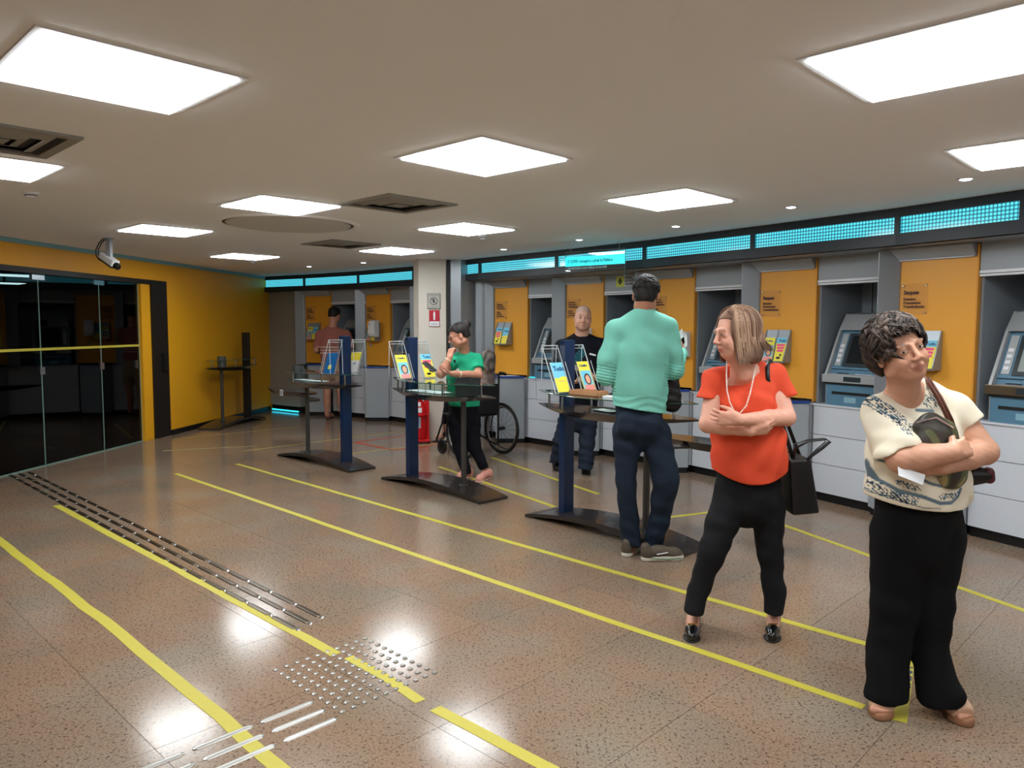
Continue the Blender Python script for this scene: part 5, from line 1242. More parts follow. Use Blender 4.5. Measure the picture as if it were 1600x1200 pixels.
# ------------------------------------------------------------------ 1. older woman with arms folded
def older_woman():
    root = V(1.57, 2.86, 0); r = person('older woman with curly dark hair, patterned cream blouse, black trousers, arms folded', root)
    f = Fig(); H = Q(1403, 547, 2.80); R = headR(185, 4, 19); s = 1.02; n = V(0.22, -0.97, 0)
    head(f, H, R, s, fat=1.08)
    f.cone('skin', H+R@V(0, -0.025, -0.055), Q(1414, 622, 2.89), 0.050, 0.056, 0.03); f.cone('skin', H+R@V(0, 0.03, -0.085), Q(1420, 618, 2.84), 0.030, 0.04, 0.04)
    sR, eR, wR = Q(1377, 648, 2.90), Q(1408, 718, 2.74), Q(1488, 707, 2.66)
    sL, eL, wL = Q(1492, 644, 2.93), Q(1538, 706, 2.86), Q(1470, 728, 2.715)
    arm(f, sR, eR, wR, (0.056, 0.050, 0.045, 0.034)); arm(f, sL, eL, wL, (0.052, 0.048, 0.044, 0.034))
    hand(f, 'skin', wR, Q(1522, 694, 2.72)-wR, V(0.1, 0.9, -0.3), 1, (25, 30, 30), 0.95)
    hand(f, 'skin', wL, Q(1420, 735, 2.74)-wL, V(0, 0.9, 0.2), -1, (25, 30, 30), 0.95)
    tp = [Q(1430, 642, 2.92), Q(1428, 690, 2.91), Q(1433, 755, 2.92), Q(1436, 815, 2.93)]; tr_ = [0.135, 0.175, 0.192, 0.190]
    torso(f, 'skin', tp[:3], [tr_[0]-0.016, tr_[1]-0.02, tr_[2]-0.06], n, 0.70)
    f.cone('skin', Q(1412, 626, 2.90), sR, 0.06, 0.055, 0.04); f.cone('skin', Q(1420, 626, 2.90), sL, 0.06, 0.055, 0.04)
    # shins and ankles down to the sandals
    lh, lt = FL(1388, 1078), FL(1373, 1128); rh, rt = FL(1462, 1093), FL(1512, 1136)
    for hp, kn, hl, tt in ((Q(1402, 835, 2.92), Q(1397, 940, 2.88), lh, lt), (Q(1464, 835, 2.92), Q(1455, 940, 2.86), rh, rt)):
        an = hl+(tt-hl)*0.22+V(0, 0, 0.11); f.chain('skin', [tp[2], hp, kn, an], [0.07, 0.05, 0.036, 0.036])
        f.chain('skin', [an, hl+(tt-hl)*0.45+V(0, 0, 0.065), hl+(tt-hl)*0.75+V(0, 0, 0.042)], [0.034, 0.030, 0.030])
    sdf_mesh('body', f.L['skin'], SKIN, r, root, h=0.0038, color=face_tint(H, R, s, (200, 148, 122), (156, 92, 82), (104, 80, 68)), disp=wrinkle(0.0004, 160, 0.0003, 120))
    eyes_obj(r, root, H, R, s, None, (0.25, -0.02))
    # hair
    ha = lambda f_, P_: (f_.ell('h', P_(-0.02, -0.03, 0.06), V(.088, .095, .075), R, .03), f_.ell('h', P_(0.045, -0.05, 0.0), V(.055, .06, .085), R, .03), f_.ell('h', P_(-0.05, -0.045, 0.0), V(.05, .055, .08), R, .03))
    hc = cap(r, root, H, R, s, ((40, 32, 29), (62, 52, 46)), front=0.058, grow=0.010, amp=0.005, extra=ha, nape=-0.095)
    o = hair_locks('hair_locks', H, R, s, hc, root, 900, wavy, (34, 27, 24), (92, 78, 70), 4); 
    # blouse
    b = Fig(); torso(b, 'top', tp, tr_, n, 0.78)
    b.cone('top', Q(1425, 632, 2.91), Q(1380, 645, 2.90), 0.058, 0.068, 0.04); b.cone('top', Q(1425, 632, 2.91), Q(1490, 638, 2.93), 0.058, 0.060, 0.04)
    cR = Q(1405, 703, 2.78); cL = Q(1513, 661, 2.90)
    b.cone('top', Q(1378, 648, 2.89), cR, 0.072, 0.092, 0.03, clips=[(tuple(cR), (0.34, -0.25, -0.94))])
    b.cone('top', Q(1490, 640, 2.92), cL, 0.062, 0.058, 0.03, clips=[(tuple(cL), (0.63, -0.1, -0.78))])
    b.ell('top', Q(1405, 690, 2.80), (0.075, 0.05, 0.08), None, 0.04); b.ell('top', Q(1462, 690, 2.80), (0.075, 0.05, 0.08), None, 0.04)
    vb = Q(1446, 646, 2.775); b.cone('top', Q(1411, 598, 2.78), Q(1444, 644, 2.73), 0.092, 0.016, 0.004, sub=True); b.cone('top', Q(1412, 596, 2.86), Q(1440, 628, 2.74), 0.085, 0.02, 0.004, sub=True)
    xc = Q(1480, 800, 2.8)[0]; zh = Q(1480, 803, 2.75)[2]
    cut = lambda X, Y, Z: ((zh+0.55*(X-F32(xc))**2+0.0*Y)-Z).astype(F32)
    cream = np.array(srgb(232, 222, 200)[:3]); teal = np.array(srgb(62, 96, 118)[:3]); navy = np.array(srgb(40, 58, 74)[:3])
    px = lambda L_: [np.array((Q(1360+x/4.29, 620+y/4.29, 2.72)[0], Q(1360+x/4.29, 620+y/4.29, 2.72)[2])) for x, y in L_]
    strokes = [(px([(110, 455), (118, 520), (160, 600), (250, 655), (400, 690), (520, 735), (600, 730), (655, 690), (668, 640)]), 0.0085, teal), (px([(370, 560), (450, 600), (560, 622), (650, 605)]), 0.007, teal),
               (px([(150, 455), (180, 460)]), 0.008, teal), (px([(400, 108), (510, 112)]), 0.007, teal), (px([(100, 690), (240, 720), (400, 765), (520, 770)]), 0.0035, navy)]
    clus = [(px([(90, 0), (150, 70), (215, 130), (275, 215)]), 0.026), (px([(420, 10), (500, 60)]), 0.022), (px([(520, -30), (545, 60)]), 0.016), (px([(70, 520), (130, 600), (170, 640)]), 0.014), (px([(90, 660), (220, 690), (340, 720)]), 0.019), (px([(520, 690), (650, 680)]), 0.014), (px([(260, 600), (370, 640)]), 0.012), (px([(560, 560), (640, 590)]), 0.008)]
    def seg(p, L_):
        d = np.full(len(p), 9.0)
        for a, c in zip(L_[:-1], L_[1:]):
            ab = c-a; t = np.clip(((p-a)@ab)/(ab@ab), 0, 1); d = np.minimum(d, np.linalg.norm(p-a-t[:, None]*ab, axis=1))
        return d
    def bl(v):
        p = v[:, [0, 2]]; c = np.tile(cream, (len(v), 1)); front = (v[:, 1] < 2.93)[:, None]
        nz = np.sin(p[:, 0]*310+3*np.sin(p[:, 1]*140))*np.sin(p[:, 1]*290+3*np.sin(p[:, 0]*120))+0.6*np.sin(p[:, 0]*520+p[:, 1]*430)
        for L_, w_ in clus:
            m_ = np.clip((w_-seg(p, L_))/0.006, 0, 1)*(nz > 0.0); m2 = (np.sin(p[:, 0]*90+p[:, 1]*160) > 0)
            c = np.where((m_[:, None] > 0.3) & front, np.where(m2[:, None], teal, navy), c)
        for L_, w_, cc in strokes:
            a = np.clip((w_-seg(p, L_))/0.003, 0, 1)[:, None]*front*0.9; c = c*(1-a)+cc*a
        return np.concatenate([c, np.ones((len(v), 1))], 1)
    BL = tint_mat('blouse_cloth', 0.8, 0.03, 20, 0.25, 350, 0, 0.2)
    sdf_mesh('blouse', b.L['top'], BL, r, root, h=0.0045, disp=wrinkle(0.0055, 34, 0.0025, 26, 1.0), cut=cut, color=bl, label='cream blouse with blue floral and swirl print')
    # trousers
    t = Fig(); hp = Q(1434, 806, 2.93)
    t.cone('p', Q(1434, 780, 2.92), Q(1434, 845, 2.93), 0.168, 0.172, 0.04, flat=(n, 0.78))
    hemL, hemR = Q(1384, 1086, 2.86), Q(1467, 1092, 2.83)
    t.chain('p', [Q(1403, 840, 2.93), Q(1397, 940, 2.91), Q(1388, 1020, 2.90), hemL], [0.107, 0.086, 0.079, 0.078], k=0.02, clips=[(tuple(hemL), (0.1, 0.15, -0.98))])
    t.chain('p', [Q(1463, 840, 2.93), Q(1455, 940, 2.89), Q(1454, 1020, 2.88), hemR], [0.104, 0.080, 0.067, 0.080], k=0.02, clips=[(tuple(hemR), (0.2, 0.15, -0.96))])
    t.cone('p', Q(1486, 1080, 2.80), Q(1496, 1088, 2.78), 0.03, 0.028, 0.04)
    BP = cloth('black_trousers', srgb(15, 15, 17), 0.9)
    sdf_mesh('trousers', t.L['p'], BP, r, root, h=0.0055, disp=wrinkle(0.004, 30, 0.002, 18, 2.0))
    WM = mat('beige_strap', srgb(206, 168, 140), 0.6); WS = mat('cork_sole', srgb(150, 104, 76), 0.7, var=0.15, vscale=90)
    shoe('wedge', r, root, lh, lt, (WM, WS), 0.045); shoe('wedge', r, root, rh, rt, (WM, WS), 0.045)
    # camouflage pouch under the arms
    CM = bpy.data.materials.new('camouflage'); CM.use_nodes = True; nt = CM.node_tree; bs = nt.nodes['Principled BSDF']
    tc = nt.nodes.new('ShaderNodeTexCoord'); no = nt.nodes.new('ShaderNodeTexNoise'); no.inputs['Scale'].default_value = 7; no.inputs['Detail'].default_value = 1; no.inputs['Distortion'].default_value = 1.0
    rp = nt.nodes.new('ShaderNodeValToRGB'); rp.color_ramp.interpolation = 'CONSTANT'; rp.color_ramp.elements[0].color = srgb(52, 46, 38); rp.color_ramp.elements[1].position = 0.60; rp.color_ramp.elements[1].color = srgb(150, 132, 88)
    e2 = rp.color_ramp.elements.new(0.50); e2.color = srgb(84, 88, 56)
    lk(nt, tc.outputs['Object'], no.inputs['Vector']); lk(nt, no.outputs['Fac'], rp.inputs[0]); lk(nt, rp.outputs[0], bs.inputs['Base Color']); bs.inputs['Roughness'].default_value = 0.45
    pr_ = Q(1465, 705, 2.78); po = empty('shoulder_pouch', tuple(pr_), label='camouflage shoulder pouch clasped under the older woman\'s folded arms', cat='bag')
    g = Fig(); pn = (0.25, -0.97, 0.1)
    g.chain('b', [Q(1455, 672, 2.75), Q(1466, 690, 2.74), Q(1488, 735, 2.77)], [0.066, 0.080, 0.070], k=0.02, flat=(pn, 0.34)); g.cone('b', Q(1440, 675, 2.755), Q(1478, 680, 2.745), 0.042, 0.045, 0.02, flat=(pn, 0.4))
    sdf_mesh('pouch_body', g.L['b'], CM, po, pr_, h=0.005, disp=wrinkle(0.002, 60, 0.001, 40))
    BR = mat('brown_leather', srgb(96, 54, 42), 0.45, var=0.1, vscale=40)
    st = [Q(1500, 700, 2.80), Q(1486, 655, 2.765), Q(1470, 622, 2.79), Q(1455, 598, 2.84), Q(1450, 592, 2.92), Q(1455, 610, 3.02), Q(1475, 700, 3.10)]
    MB().tube([Vector(q-pr_) for q in st], 0.010, 8, flat=0.5).build('strap', BR, po, smooth=True)
    MB().tube([Vector(q-pr_)+Vector((-0.013, 0.0, 0.003)) for q in st], 0.009, 8, flat=0.5).build('strap', BR, po, smooth=True)
    MB().tube([Vector(Q(a, b_, 2.725)-pr_) for a, b_ in ((1432, 660), (1463, 652), (1490, 668))], 0.003, 6).build('zip', M['steel'], po)
    pr2 = Q(1528, 745, 2.86); p2 = empty('black_bag', tuple(pr2), label='black bag with dark red side hanging behind the older woman\'s left elbow', cat='bag')
    g = Fig(); g.chain('b', [Q(1520, 742, 2.90), Q(1540, 742, 2.88)], [0.042, 0.032], k=0.02)
    sdf_mesh('bag_body', g.L['b'], M['black'], p2, pr2, h=0.005)
    g = Fig(); g.cone('b', Q(1544, 738, 2.87), Q(1546, 748, 2.87), 0.022, 0.02, 0.01); sdf_mesh('side_panel', g.L['b'], mat('maroon', srgb(80, 30, 40), 0.5), p2, pr2, h=0.005)
    pc = Q(1425, 742, 2.70); p3 = empty('paper_slip', tuple(pc), label='white paper slip sticking out below the older woman\'s folded arms', cat='paper')
    vs = [Vector(Q(a, b_, y_)-pc) for a, b_, y_ in ((1403, 728, 2.70), (1446, 742, 2.685), (1442, 758, 2.675), (1404, 743, 2.69))]; vs += [q+Vector((0, 0.002, 0)) for q in vs]
    MB().add(vs, [(3, 2, 1, 0), (4, 5, 6, 7), (0, 1, 5, 4), (1, 2, 6, 5), (2, 3, 7, 6), (3, 0, 4, 7)]).build('sheet', M['paper'], p3)
    bpy.data.objects  # keep
# ------------------------------------------------------------------ 2. woman in coral
def coral_woman():
    root = V(1.05, 3.62, 0); r = person('woman in coral red blouse and bead necklace looking left with arms folded', root)
    f = Fig(); H = Q(1150, 520, 3.53); R = headR(104, -7, 2); s = 1.0; n = V(-0.12, -0.99, 0)
    head(f, H, R, s)
    f.cone('skin', H+R@V(0, -0.025, -0.06), Q(1164, 588, 3.62), 0.050, 0.055, 0.03); f.cone('skin', H+R@V(0, 0.03, -0.08), Q(1160, 585, 3.56), 0.03, 0.04, 0.04)
    sR, eR, wR = Q(1119, 596, 3.62), Q(1106, 663, 3.55), Q(1172, 673, 3.44)
    sL, eL, wL = Q(1209, 589, 3.66), Q(1229, 652, 3.56), Q(1156, 656, 3.39)
    arm(f, sR, eR, wR, (0.046, 0.040, 0.036, 0.026)); arm(f, sL, eL, wL, (0.046, 0.041, 0.037, 0.026))
    hand(f, 'skin', wR, Q(1210, 668, 3.46)-wR, V(0, 0.8, 0.5), 1, (20, 25, 25), 0.9)
    hand(f, 'skin', wL, Q(1110, 652, 3.44)-wL, V(0, 0.9, 0.1), -1, (20, 30, 30), 0.9)
    tp = [Q(1164, 597, 3.65), Q(1167, 640, 3.64), Q(1171, 700, 3.64), Q(1171, 775, 3.65)]; tr_ = [0.120, 0.152, 0.168, 0.182]
    torso(f, 'skin', tp[:3], [tr_[0]-0.016, tr_[1]-0.02, tr_[2]-0.05], n, 0.66)
    f.cone('skin', Q(1160, 592, 3.64), sR, 0.055, 0.048, 0.04); f.cone('skin', Q(1168, 590, 3.65), sL, 0.055, 0.048, 0.04)
    lh, lt = FL(1084, 973), FL(1080, 1005); rh, rt = FL(1209, 973), FL(1206, 1005)
    for hp, kn, hl, tt in ((Q(1142, 790, 3.66), Q(1113, 865, 3.60), lh, lt), (Q(1196, 790, 3.66), Q(1204, 865, 3.66), rh, rt)):
        an = hl+(tt-hl)*0.2+V(0, 0, 0.11); f.chain('skin', [tp[2], hp, kn, an], [0.07, 0.045, 0.030, 0.029]); f.chain('skin', [an, hl+(tt-hl)*0.5+V(0, 0, 0.055), hl+(tt-hl)*0.7+V(0, 0, 0.034)], [0.030, 0.028, 0.027])
        f.cone('skin', an, hl+(tt-hl)*0.12+V(0, 0, 0.04), 0.028, 0.027, 0.02)
    sdf_mesh('body', f.L['skin'], SKIN, r, root, h=0.0045, color=face_tint(H, R, s, (212, 156, 134), (176, 86, 80), (140, 110, 92)), disp=wrinkle(0.0003, 160, 0.0003, 120))
    eyes_obj(r, root, H, R, s, None, (0.0, -0.05))
    def ex(f_, P_):
        f_.chain('h', [P_(0.0, -0.055, 0.02), P_(0, -0.062, -0.05), P_(0, -0.066, -0.11)], [0.066, 0.066, 0.054], k=0.03)
        for q in (-1, 1): f_.chain('h', [P_(q*0.045, -0.03, 0.03), P_(q*0.060, -0.022, -0.05), P_(q*0.058, -0.012, -0.115)], [0.046, 0.030, 0.022], k=0.02)
    hc = cap(r, root, H, R, s, ((112, 82, 66), (150, 118, 98)), front=0.072, grow=0.006, amp=0.002, extra=ex, nape=-0.155)
    hair_locks('hair_locks', H, R, s, hc, root, 1100, bob, (110, 82, 66), (170, 138, 114), 7)
    # blouse
    b = Fig(); torso(b, 'top', tp, tr_, n, 0.72)
    b.cone('top', Q(1154, 586, 3.64), Q(1120, 594, 3.62), 0.054, 0.058, 0.04); b.cone('top', Q(1172, 582, 3.65), Q(1208, 586, 3.66), 0.056, 0.060, 0.04)
    cR, cL = Q(1108, 622, 3.60), Q(1226, 620, 3.62)
    b.cone('top', Q(1118, 594, 3.62), cR, 0.058, 0.055, 0.03, clips=[(tuple(cR), (-0.15, -0.1, -0.98))]); b.cone('top', Q(1210, 588, 3.66), cL, 0.060, 0.056, 0.03, clips=[(tuple(cL), (0.36, -0.1, -0.93))])
    b.ell('top', Q(1145, 636, 3.56), (0.06, 0.045, 0.06), None, 0.04); b.ell('top', Q(1186, 636, 3.56), (0.06, 0.045, 0.06), None, 0.04)
    b.cone('top', Q(1162, 548, 3.52), Q(1157, 574, 3.53), 0.092, 0.064, 0.004, sub=True)
    xc = Q(1172, 760, 3.6)[0]; zh = Q(1172, 760, 3.5)[2]
    cut = lambda X, Y, Z: ((zh+1.9*(X-F32(xc))**2+0.0*Y)-Z).astype(F32)
    sdf_mesh('blouse', b.L['top'], cloth('coral_crepe', srgb(214, 76, 48), 0.75, 0.04), r, root, h=0.005, disp=wrinkle(0.0065, 34, 0.0025, 22, 0.4), cut=cut, label='coral red short sleeved blouse')
    t = Fig(); t.cone('p', Q(1170, 735, 3.65), Q(1168, 775, 3.66), 0.148, 0.158, 0.04, flat=(n, 0.75))
    hl_, hr_ = Q(1083, 957, 3.56), Q(1209, 958, 3.60)
    t.chain('p', [Q(1140, 788, 3.66), Q(1113, 862, 3.60), Q(1092, 920, 3.60), hl_], [0.090, 0.067, 0.050, 0.045], k=0.02, clips=[(tuple(hl_), (-0.1, 0.1, -0.98))])
    t.chain('p', [Q(1197, 788, 3.66), Q(1204, 862, 3.65), Q(1209, 920, 3.63), hr_], [0.090, 0.060, 0.052, 0.047], k=0.02, clips=[(tuple(hr_), (0, 0.1, -0.98))])
    sdf_mesh('trousers', t.L['p'], cloth('charcoal_trousers', srgb(24, 24, 27), 0.85), r, root, h=0.0055, disp=wrinkle(0.004, 34, 0.002, 24, 3.0))
    PT = mat('patent_black', srgb(14, 13, 14), 0.12, coat=0.5)
    for hl, tt in ((lh, lt), (rh, rt)):
        sh_ = shoe('pump', r, root, hl, tt, (PT, M['black']), 0.040); c = hl+(tt-hl)*0.70+V(0, 0, 0.064)-root
        MB().box(-0.022, 0.022, -0.004, 0.004, -0.003, 0.003, Matrix.Translation(c)).build('buckle', mat('gold', srgb(200, 170, 110), 0.25, metal=1), sh_)
    # necklace
    nk = MB(); pts = [Q(1136, 562, 3.54), Q(1135, 585, 3.505), Q(1136, 610, 3.48), Q(1140, 628, 3.465), Q(1147, 642, 3.455), Q(1156, 646, 3.45), Q(1166, 634, 3.455), Q(1172, 615, 3.465), Q(1177, 592, 3.49), Q(1181, 570, 3.54)]
    tot = []
    for a, c in zip(pts[:-1], pts[1:]):
        m_ = max(2, int(np.linalg.norm(c-a)/0.0085)); tot += [a+(c-a)*i/m_ for i in range(m_)]
    for i, c in enumerate(tot): nk.lathe([(0.0008, -0.0042), (0.0035, -0.002), (0.0042, 0.0), (0.0035, 0.002), (0.0008, 0.0042)], 7, c=tuple(c-root))
    nk.build('necklace', mat('pearl_bead', srgb(236, 226, 216), 0.25), r, smooth=True)
    c = H+R@V(-0.078, 0.0, -0.045)-root; MB().lathe([(0.001, -0.005), (0.005, 0), (0.001, 0.005)], 8, c=tuple(c)).build('earring', M['steel'], r)
    # tote
    br = Q(1252, 760, 3.62); bg = empty('handbag', tuple(br), label='black handbag hanging from the coral woman\'s shoulder with handles sticking out', cat='bag')
    tl, tr2, bl_, b_r = Q(1229, 716, 3.62), Q(1262, 714, 3.62), Q(1234, 803, 3.62), Q(1276, 799, 3.62)
    vs = [Vector(q-br)+Vector((0, dy, 0)) for dy in (-0.045, 0.20) for q in (tl, tr2, b_r, bl_)]
    vs[4].y -= 0.05; vs[5].y -= 0.05
    MB().add(vs, [(0, 3, 2, 1), (4, 5, 6, 7), (0, 1, 5, 4), (1, 2, 6, 5), (2, 3, 7, 6), (3, 0, 4, 7)]).build('bag_body', mat('black_leather', srgb(26, 24, 25), 0.4, var=0.1, vscale=60), bg, bevel=0.012)
    tp_ = lambda L_, rr_, nm='handle': MB().tube([Vector(Q(*q)-br) for q in L_], rr_, 8, flat=0.5).build(nm, M['black'], bg, smooth=True)
    tp_([(1202, 562, 3.66), (1199, 575, 3.585), (1200, 592, 3.57), (1207, 625, 3.60), (1222, 662, 3.60), (1234, 700, 3.62), (1240, 718, 3.62)], 0.010, 'strap')
    tp_([(1202, 562, 3.66), (1206, 575, 3.74), (1222, 640, 3.78), (1250, 714, 3.76)], 0.010, 'strap')
    tp_([(1240, 716, 3.60), (1243, 700, 3.58), (1262, 690, 3.56), (1290, 686, 3.56), (1297, 690, 3.56), (1285, 700, 3.57), (1268, 712, 3.58), (1258, 722, 3.58)], 0.008)
    tp_([(1238, 720, 3.68), (1241, 694, 3.70), (1262, 687, 3.70), (1286, 685, 3.70), (1290, 690, 3.70), (1276, 702, 3.70), (1262, 716, 3.70)], 0.007)
# ------------------------------------------------------------------ 3. man in mint green seen from behind
def mint_man():
    root = V(0.87, 4.88, 0); r = person('man in mint green long sleeved shirt and dark jeans seen from behind', root)
    f = Fig(); H = Q(1009, 461, 4.88); R = headR(-14, -10, 3); s = 1.03; n = V(0.05, -1, 0)
    head(f, H, R, s); f.cone('skin', H+R@V(0, -0.03, -0.05), Q(1004, 500, 4.90), 0.056, 0.056, 0.03)
    sL, eL, wL = Q(961, 517, 4.88), Q(945, 588, 4.86), Q(978, 592, 5.10)
    sR, eR, wR = Q(1042, 511, 4.90), Q(1055, 578, 4.92), Q(1064, 552, 5.13)
    arm(f, sL, eL, wL); arm(f, sR, eR, wR); hand(f, 'skin', wL, V(0.6, 0.7, 0.25), V(0, 0.3, 1), 1, (25, 30, 30)); hand(f, 'skin', wR, Q(1066, 535, 5.20)-wR, V(-1, 0, 0), 1, (25, 35, 30))
    tp = [Q(1002, 522, 4.89), Q(1002, 550, 4.89), Q(999, 600, 4.89), Q(998, 655, 4.89)]; tr_ = [0.145, 0.176, 0.162, 0.172]
    torso(f, 'skin', tp[:3], [tr_[0]-0.02, tr_[1]-0.03, tr_[2]-0.06], n, 0.60); f.chain('skin', [tp[2], Q(980, 675, 4.89), Q(978, 755, 4.88), Q(985, 860, 4.90)], [0.06, 0.045, 0.035, 0.035]); f.chain('skin', [tp[2], Q(1022, 675, 4.89), Q(1041, 750, 4.84), Q(1020, 862, 4.88)], [0.06, 0.045, 0.04, 0.035])
    sdf_mesh('body', f.L['skin'], SKIN, r, root, h=0.006, color=face_tint(H, R, s, (176, 122, 98)))
    hc = cap(r, root, H, R, s, ((20, 18, 18), (34, 31, 30)), front=0.065, grow=0.008, amp=0.002, nape=-0.055)
    hair_locks('hair_locks', H, R, s, hc, root, 420, short, (16, 15, 15), (48, 46, 46), 3)
    b = Fig(); torso(b, 'top', tp, [tr_[0], tr_[1], tr_[2]+0.004, tr_[3]+0.012], n, 0.70)
    b.cone('top', Q(1004, 497, 4.87), Q(962, 517, 4.88), 0.064, 0.062, 0.05); b.cone('top', Q(1004, 497, 4.87), Q(1041, 511, 4.90), 0.064, 0.062, 0.05)
    b.chain('top', [sL, Q(950, 560, 4.86), eL, wL], [0.066, 0.060, 0.054, 0.040], k=0.03); b.chain('top', [sR, Q(1052, 552, 4.90), eR, wR], [0.066, 0.060, 0.056, 0.040], k=0.03)
    b.cone('top', Q(1004, 500, 4.87), Q(1005, 490, 4.87), 0.066, 0.064, 0.02, clips=[(tuple(Q(1005, 489, 4.87)), (0, 0.25, 1))])
    zc = Q(1000, 641, 4.8)[2]; x0 = Q(1000, 640, 4.8)[0]
    w1 = wrinkle(0.006, 24, 0.0025, 16, 0.2); cuffz = wrinkle(0.0, 10, 0.0, 10)
    def dsp(X, Y, Z):
        d = w1(X, Y, Z); arm_ = (np.abs(X-F32(x0)) > 0.15) & (Z < Q(0, 565, 4.86)[2]) & (Z > Q(0, 610, 4.86)[2]); lowb = (Z < Q(0, 615, 4.8)[2])
        return d+np.where(arm_, F32(0.003)*np.sin(Z*F32(330)+X*F32(60)), F32(0))+np.where(lowb, F32(0.003)*np.sin(Z*F32(130)+F32(2.5)*np.sin(X*F32(20))), F32(0))
    sdf_mesh('shirt', b.L['top'], cloth('mint_jersey', srgb(116, 186, 170), 0.75, 0.03), r, root, h=0.0055, disp=dsp, cut=lambda X, Y, Z: ((zc-0.16*(X-F32(x0))+0.0*Y)-Z).astype(F32), label='mint green long sleeved shirt')
    t = Fig(); t.cone('p', Q(998, 636, 4.89), Q(1001, 668, 4.89), 0.150, 0.160, 0.04, flat=(n, 0.62)); hL, hR = Q(987, 851, 4.90), Q(1019, 853, 4.90)
    t.chain('p', [Q(979, 675, 4.89), Q(978, 755, 4.88), Q(983, 815, 4.90), hL], [0.092, 0.066, 0.062, 0.066], k=0.02, clips=[(tuple(hL), (0, 0, -1))])
    t.chain('p', [Q(1024, 675, 4.89), Q(1041, 750, 4.84), Q(1031, 810, 4.88), hR], [0.096, 0.084, 0.068, 0.064], k=0.02, clips=[(tuple(hR), (0.1, 0, -1))])
    for x_ in (982, 1018): t.ell('p', Q(x_, 665, 4.80), (0.07, 0.05, 0.08), None, 0.04)
    sdf_mesh('jeans', t.L['p'], cloth('navy_denim', srgb(30, 40, 54), 0.85, 0.12, 12), r, root, h=0.006, disp=wrinkle(0.004, 26, 0.003, 22, 5.0))
    SU = mat('sneaker_brown', srgb(88, 78, 66), 0.7, var=0.1, vscale=50); SS = mat('sneaker_sole', srgb(205, 200, 186), 0.6)
    a = FL(976, 871); shoe('sneaker', r, root, a, a+V(0.13, 0.24, 0), (SU, SS), 0.044)
    a = FL(1000, 876); s2 = shoe('sneaker', r, root, a, FL(1067, 872), (SU, SS), 0.046)
    a = FL(1000, 876)-root; MB().tube([Vector(a+V(0.10, -0.045, 0.055)), Vector(a+V(0.14, -0.046, 0.062)), Vector(a+V(0.17, -0.040, 0.066))], 0.006, 6, flat=0.4).build('side_mark', M['paper'], s2)
    MB().tube([Vector(a+V(0.06, -0.047, 0.030)), Vector(a+V(0.16, -0.052, 0.024)), Vector(a+V(0.26, -0.03, 0.028))], 0.003, 6).build('green_piping', mat('green_trim', srgb(60, 120, 80), 0.5), s2)
    bc = Q(1050, 605, 4.99); bg = empty('black_bag', tuple(bc), label='black bag held in front of the man in mint green', cat='bag')
    g = Fig(); g.chain('b', [Q(1046, 580, 4.99), Q(1049, 628, 4.99)], [0.062, 0.070], k=0.02, flat=((0, 1, 0), 0.5)); sdf_mesh('bag_body', g.L['b'], M['black'], bg, bc, h=0.006, disp=wrinkle(0.003, 50, 0.002, 40))
    MB().tube([Vector(Q(1054, 590, 5.0)-bc), Vector(Q(1062, 583, 4.98)-bc), Vector(Q(1064, 576, 4.98)-bc)], 0.004, 5).build('strap_end', M['black'], bg)
    pc = Q(1066, 533, 5.15); po = empty('paper_slip', tuple(pc), label='white papers held up in the right hand of the man in mint green', cat='paper')
    for L_ in ([(1058, 522), (1066, 513), (1070, 535), (1062, 545)], [(1064, 530), (1073, 522), (1074, 540), (1066, 548)]):
        vs = [Vector(Q(a_, b_, 5.14)-pc) for a_, b_ in L_]; vs += [q+Vector((0, 0.002, 0)) for q in vs]
        MB().add(vs, [(3, 2, 1, 0), (4, 5, 6, 7), (0, 1, 5, 4), (1, 2, 6, 5), (2, 3, 7, 6), (3, 0, 4, 7)]).build('sheet', M['paper'], po)
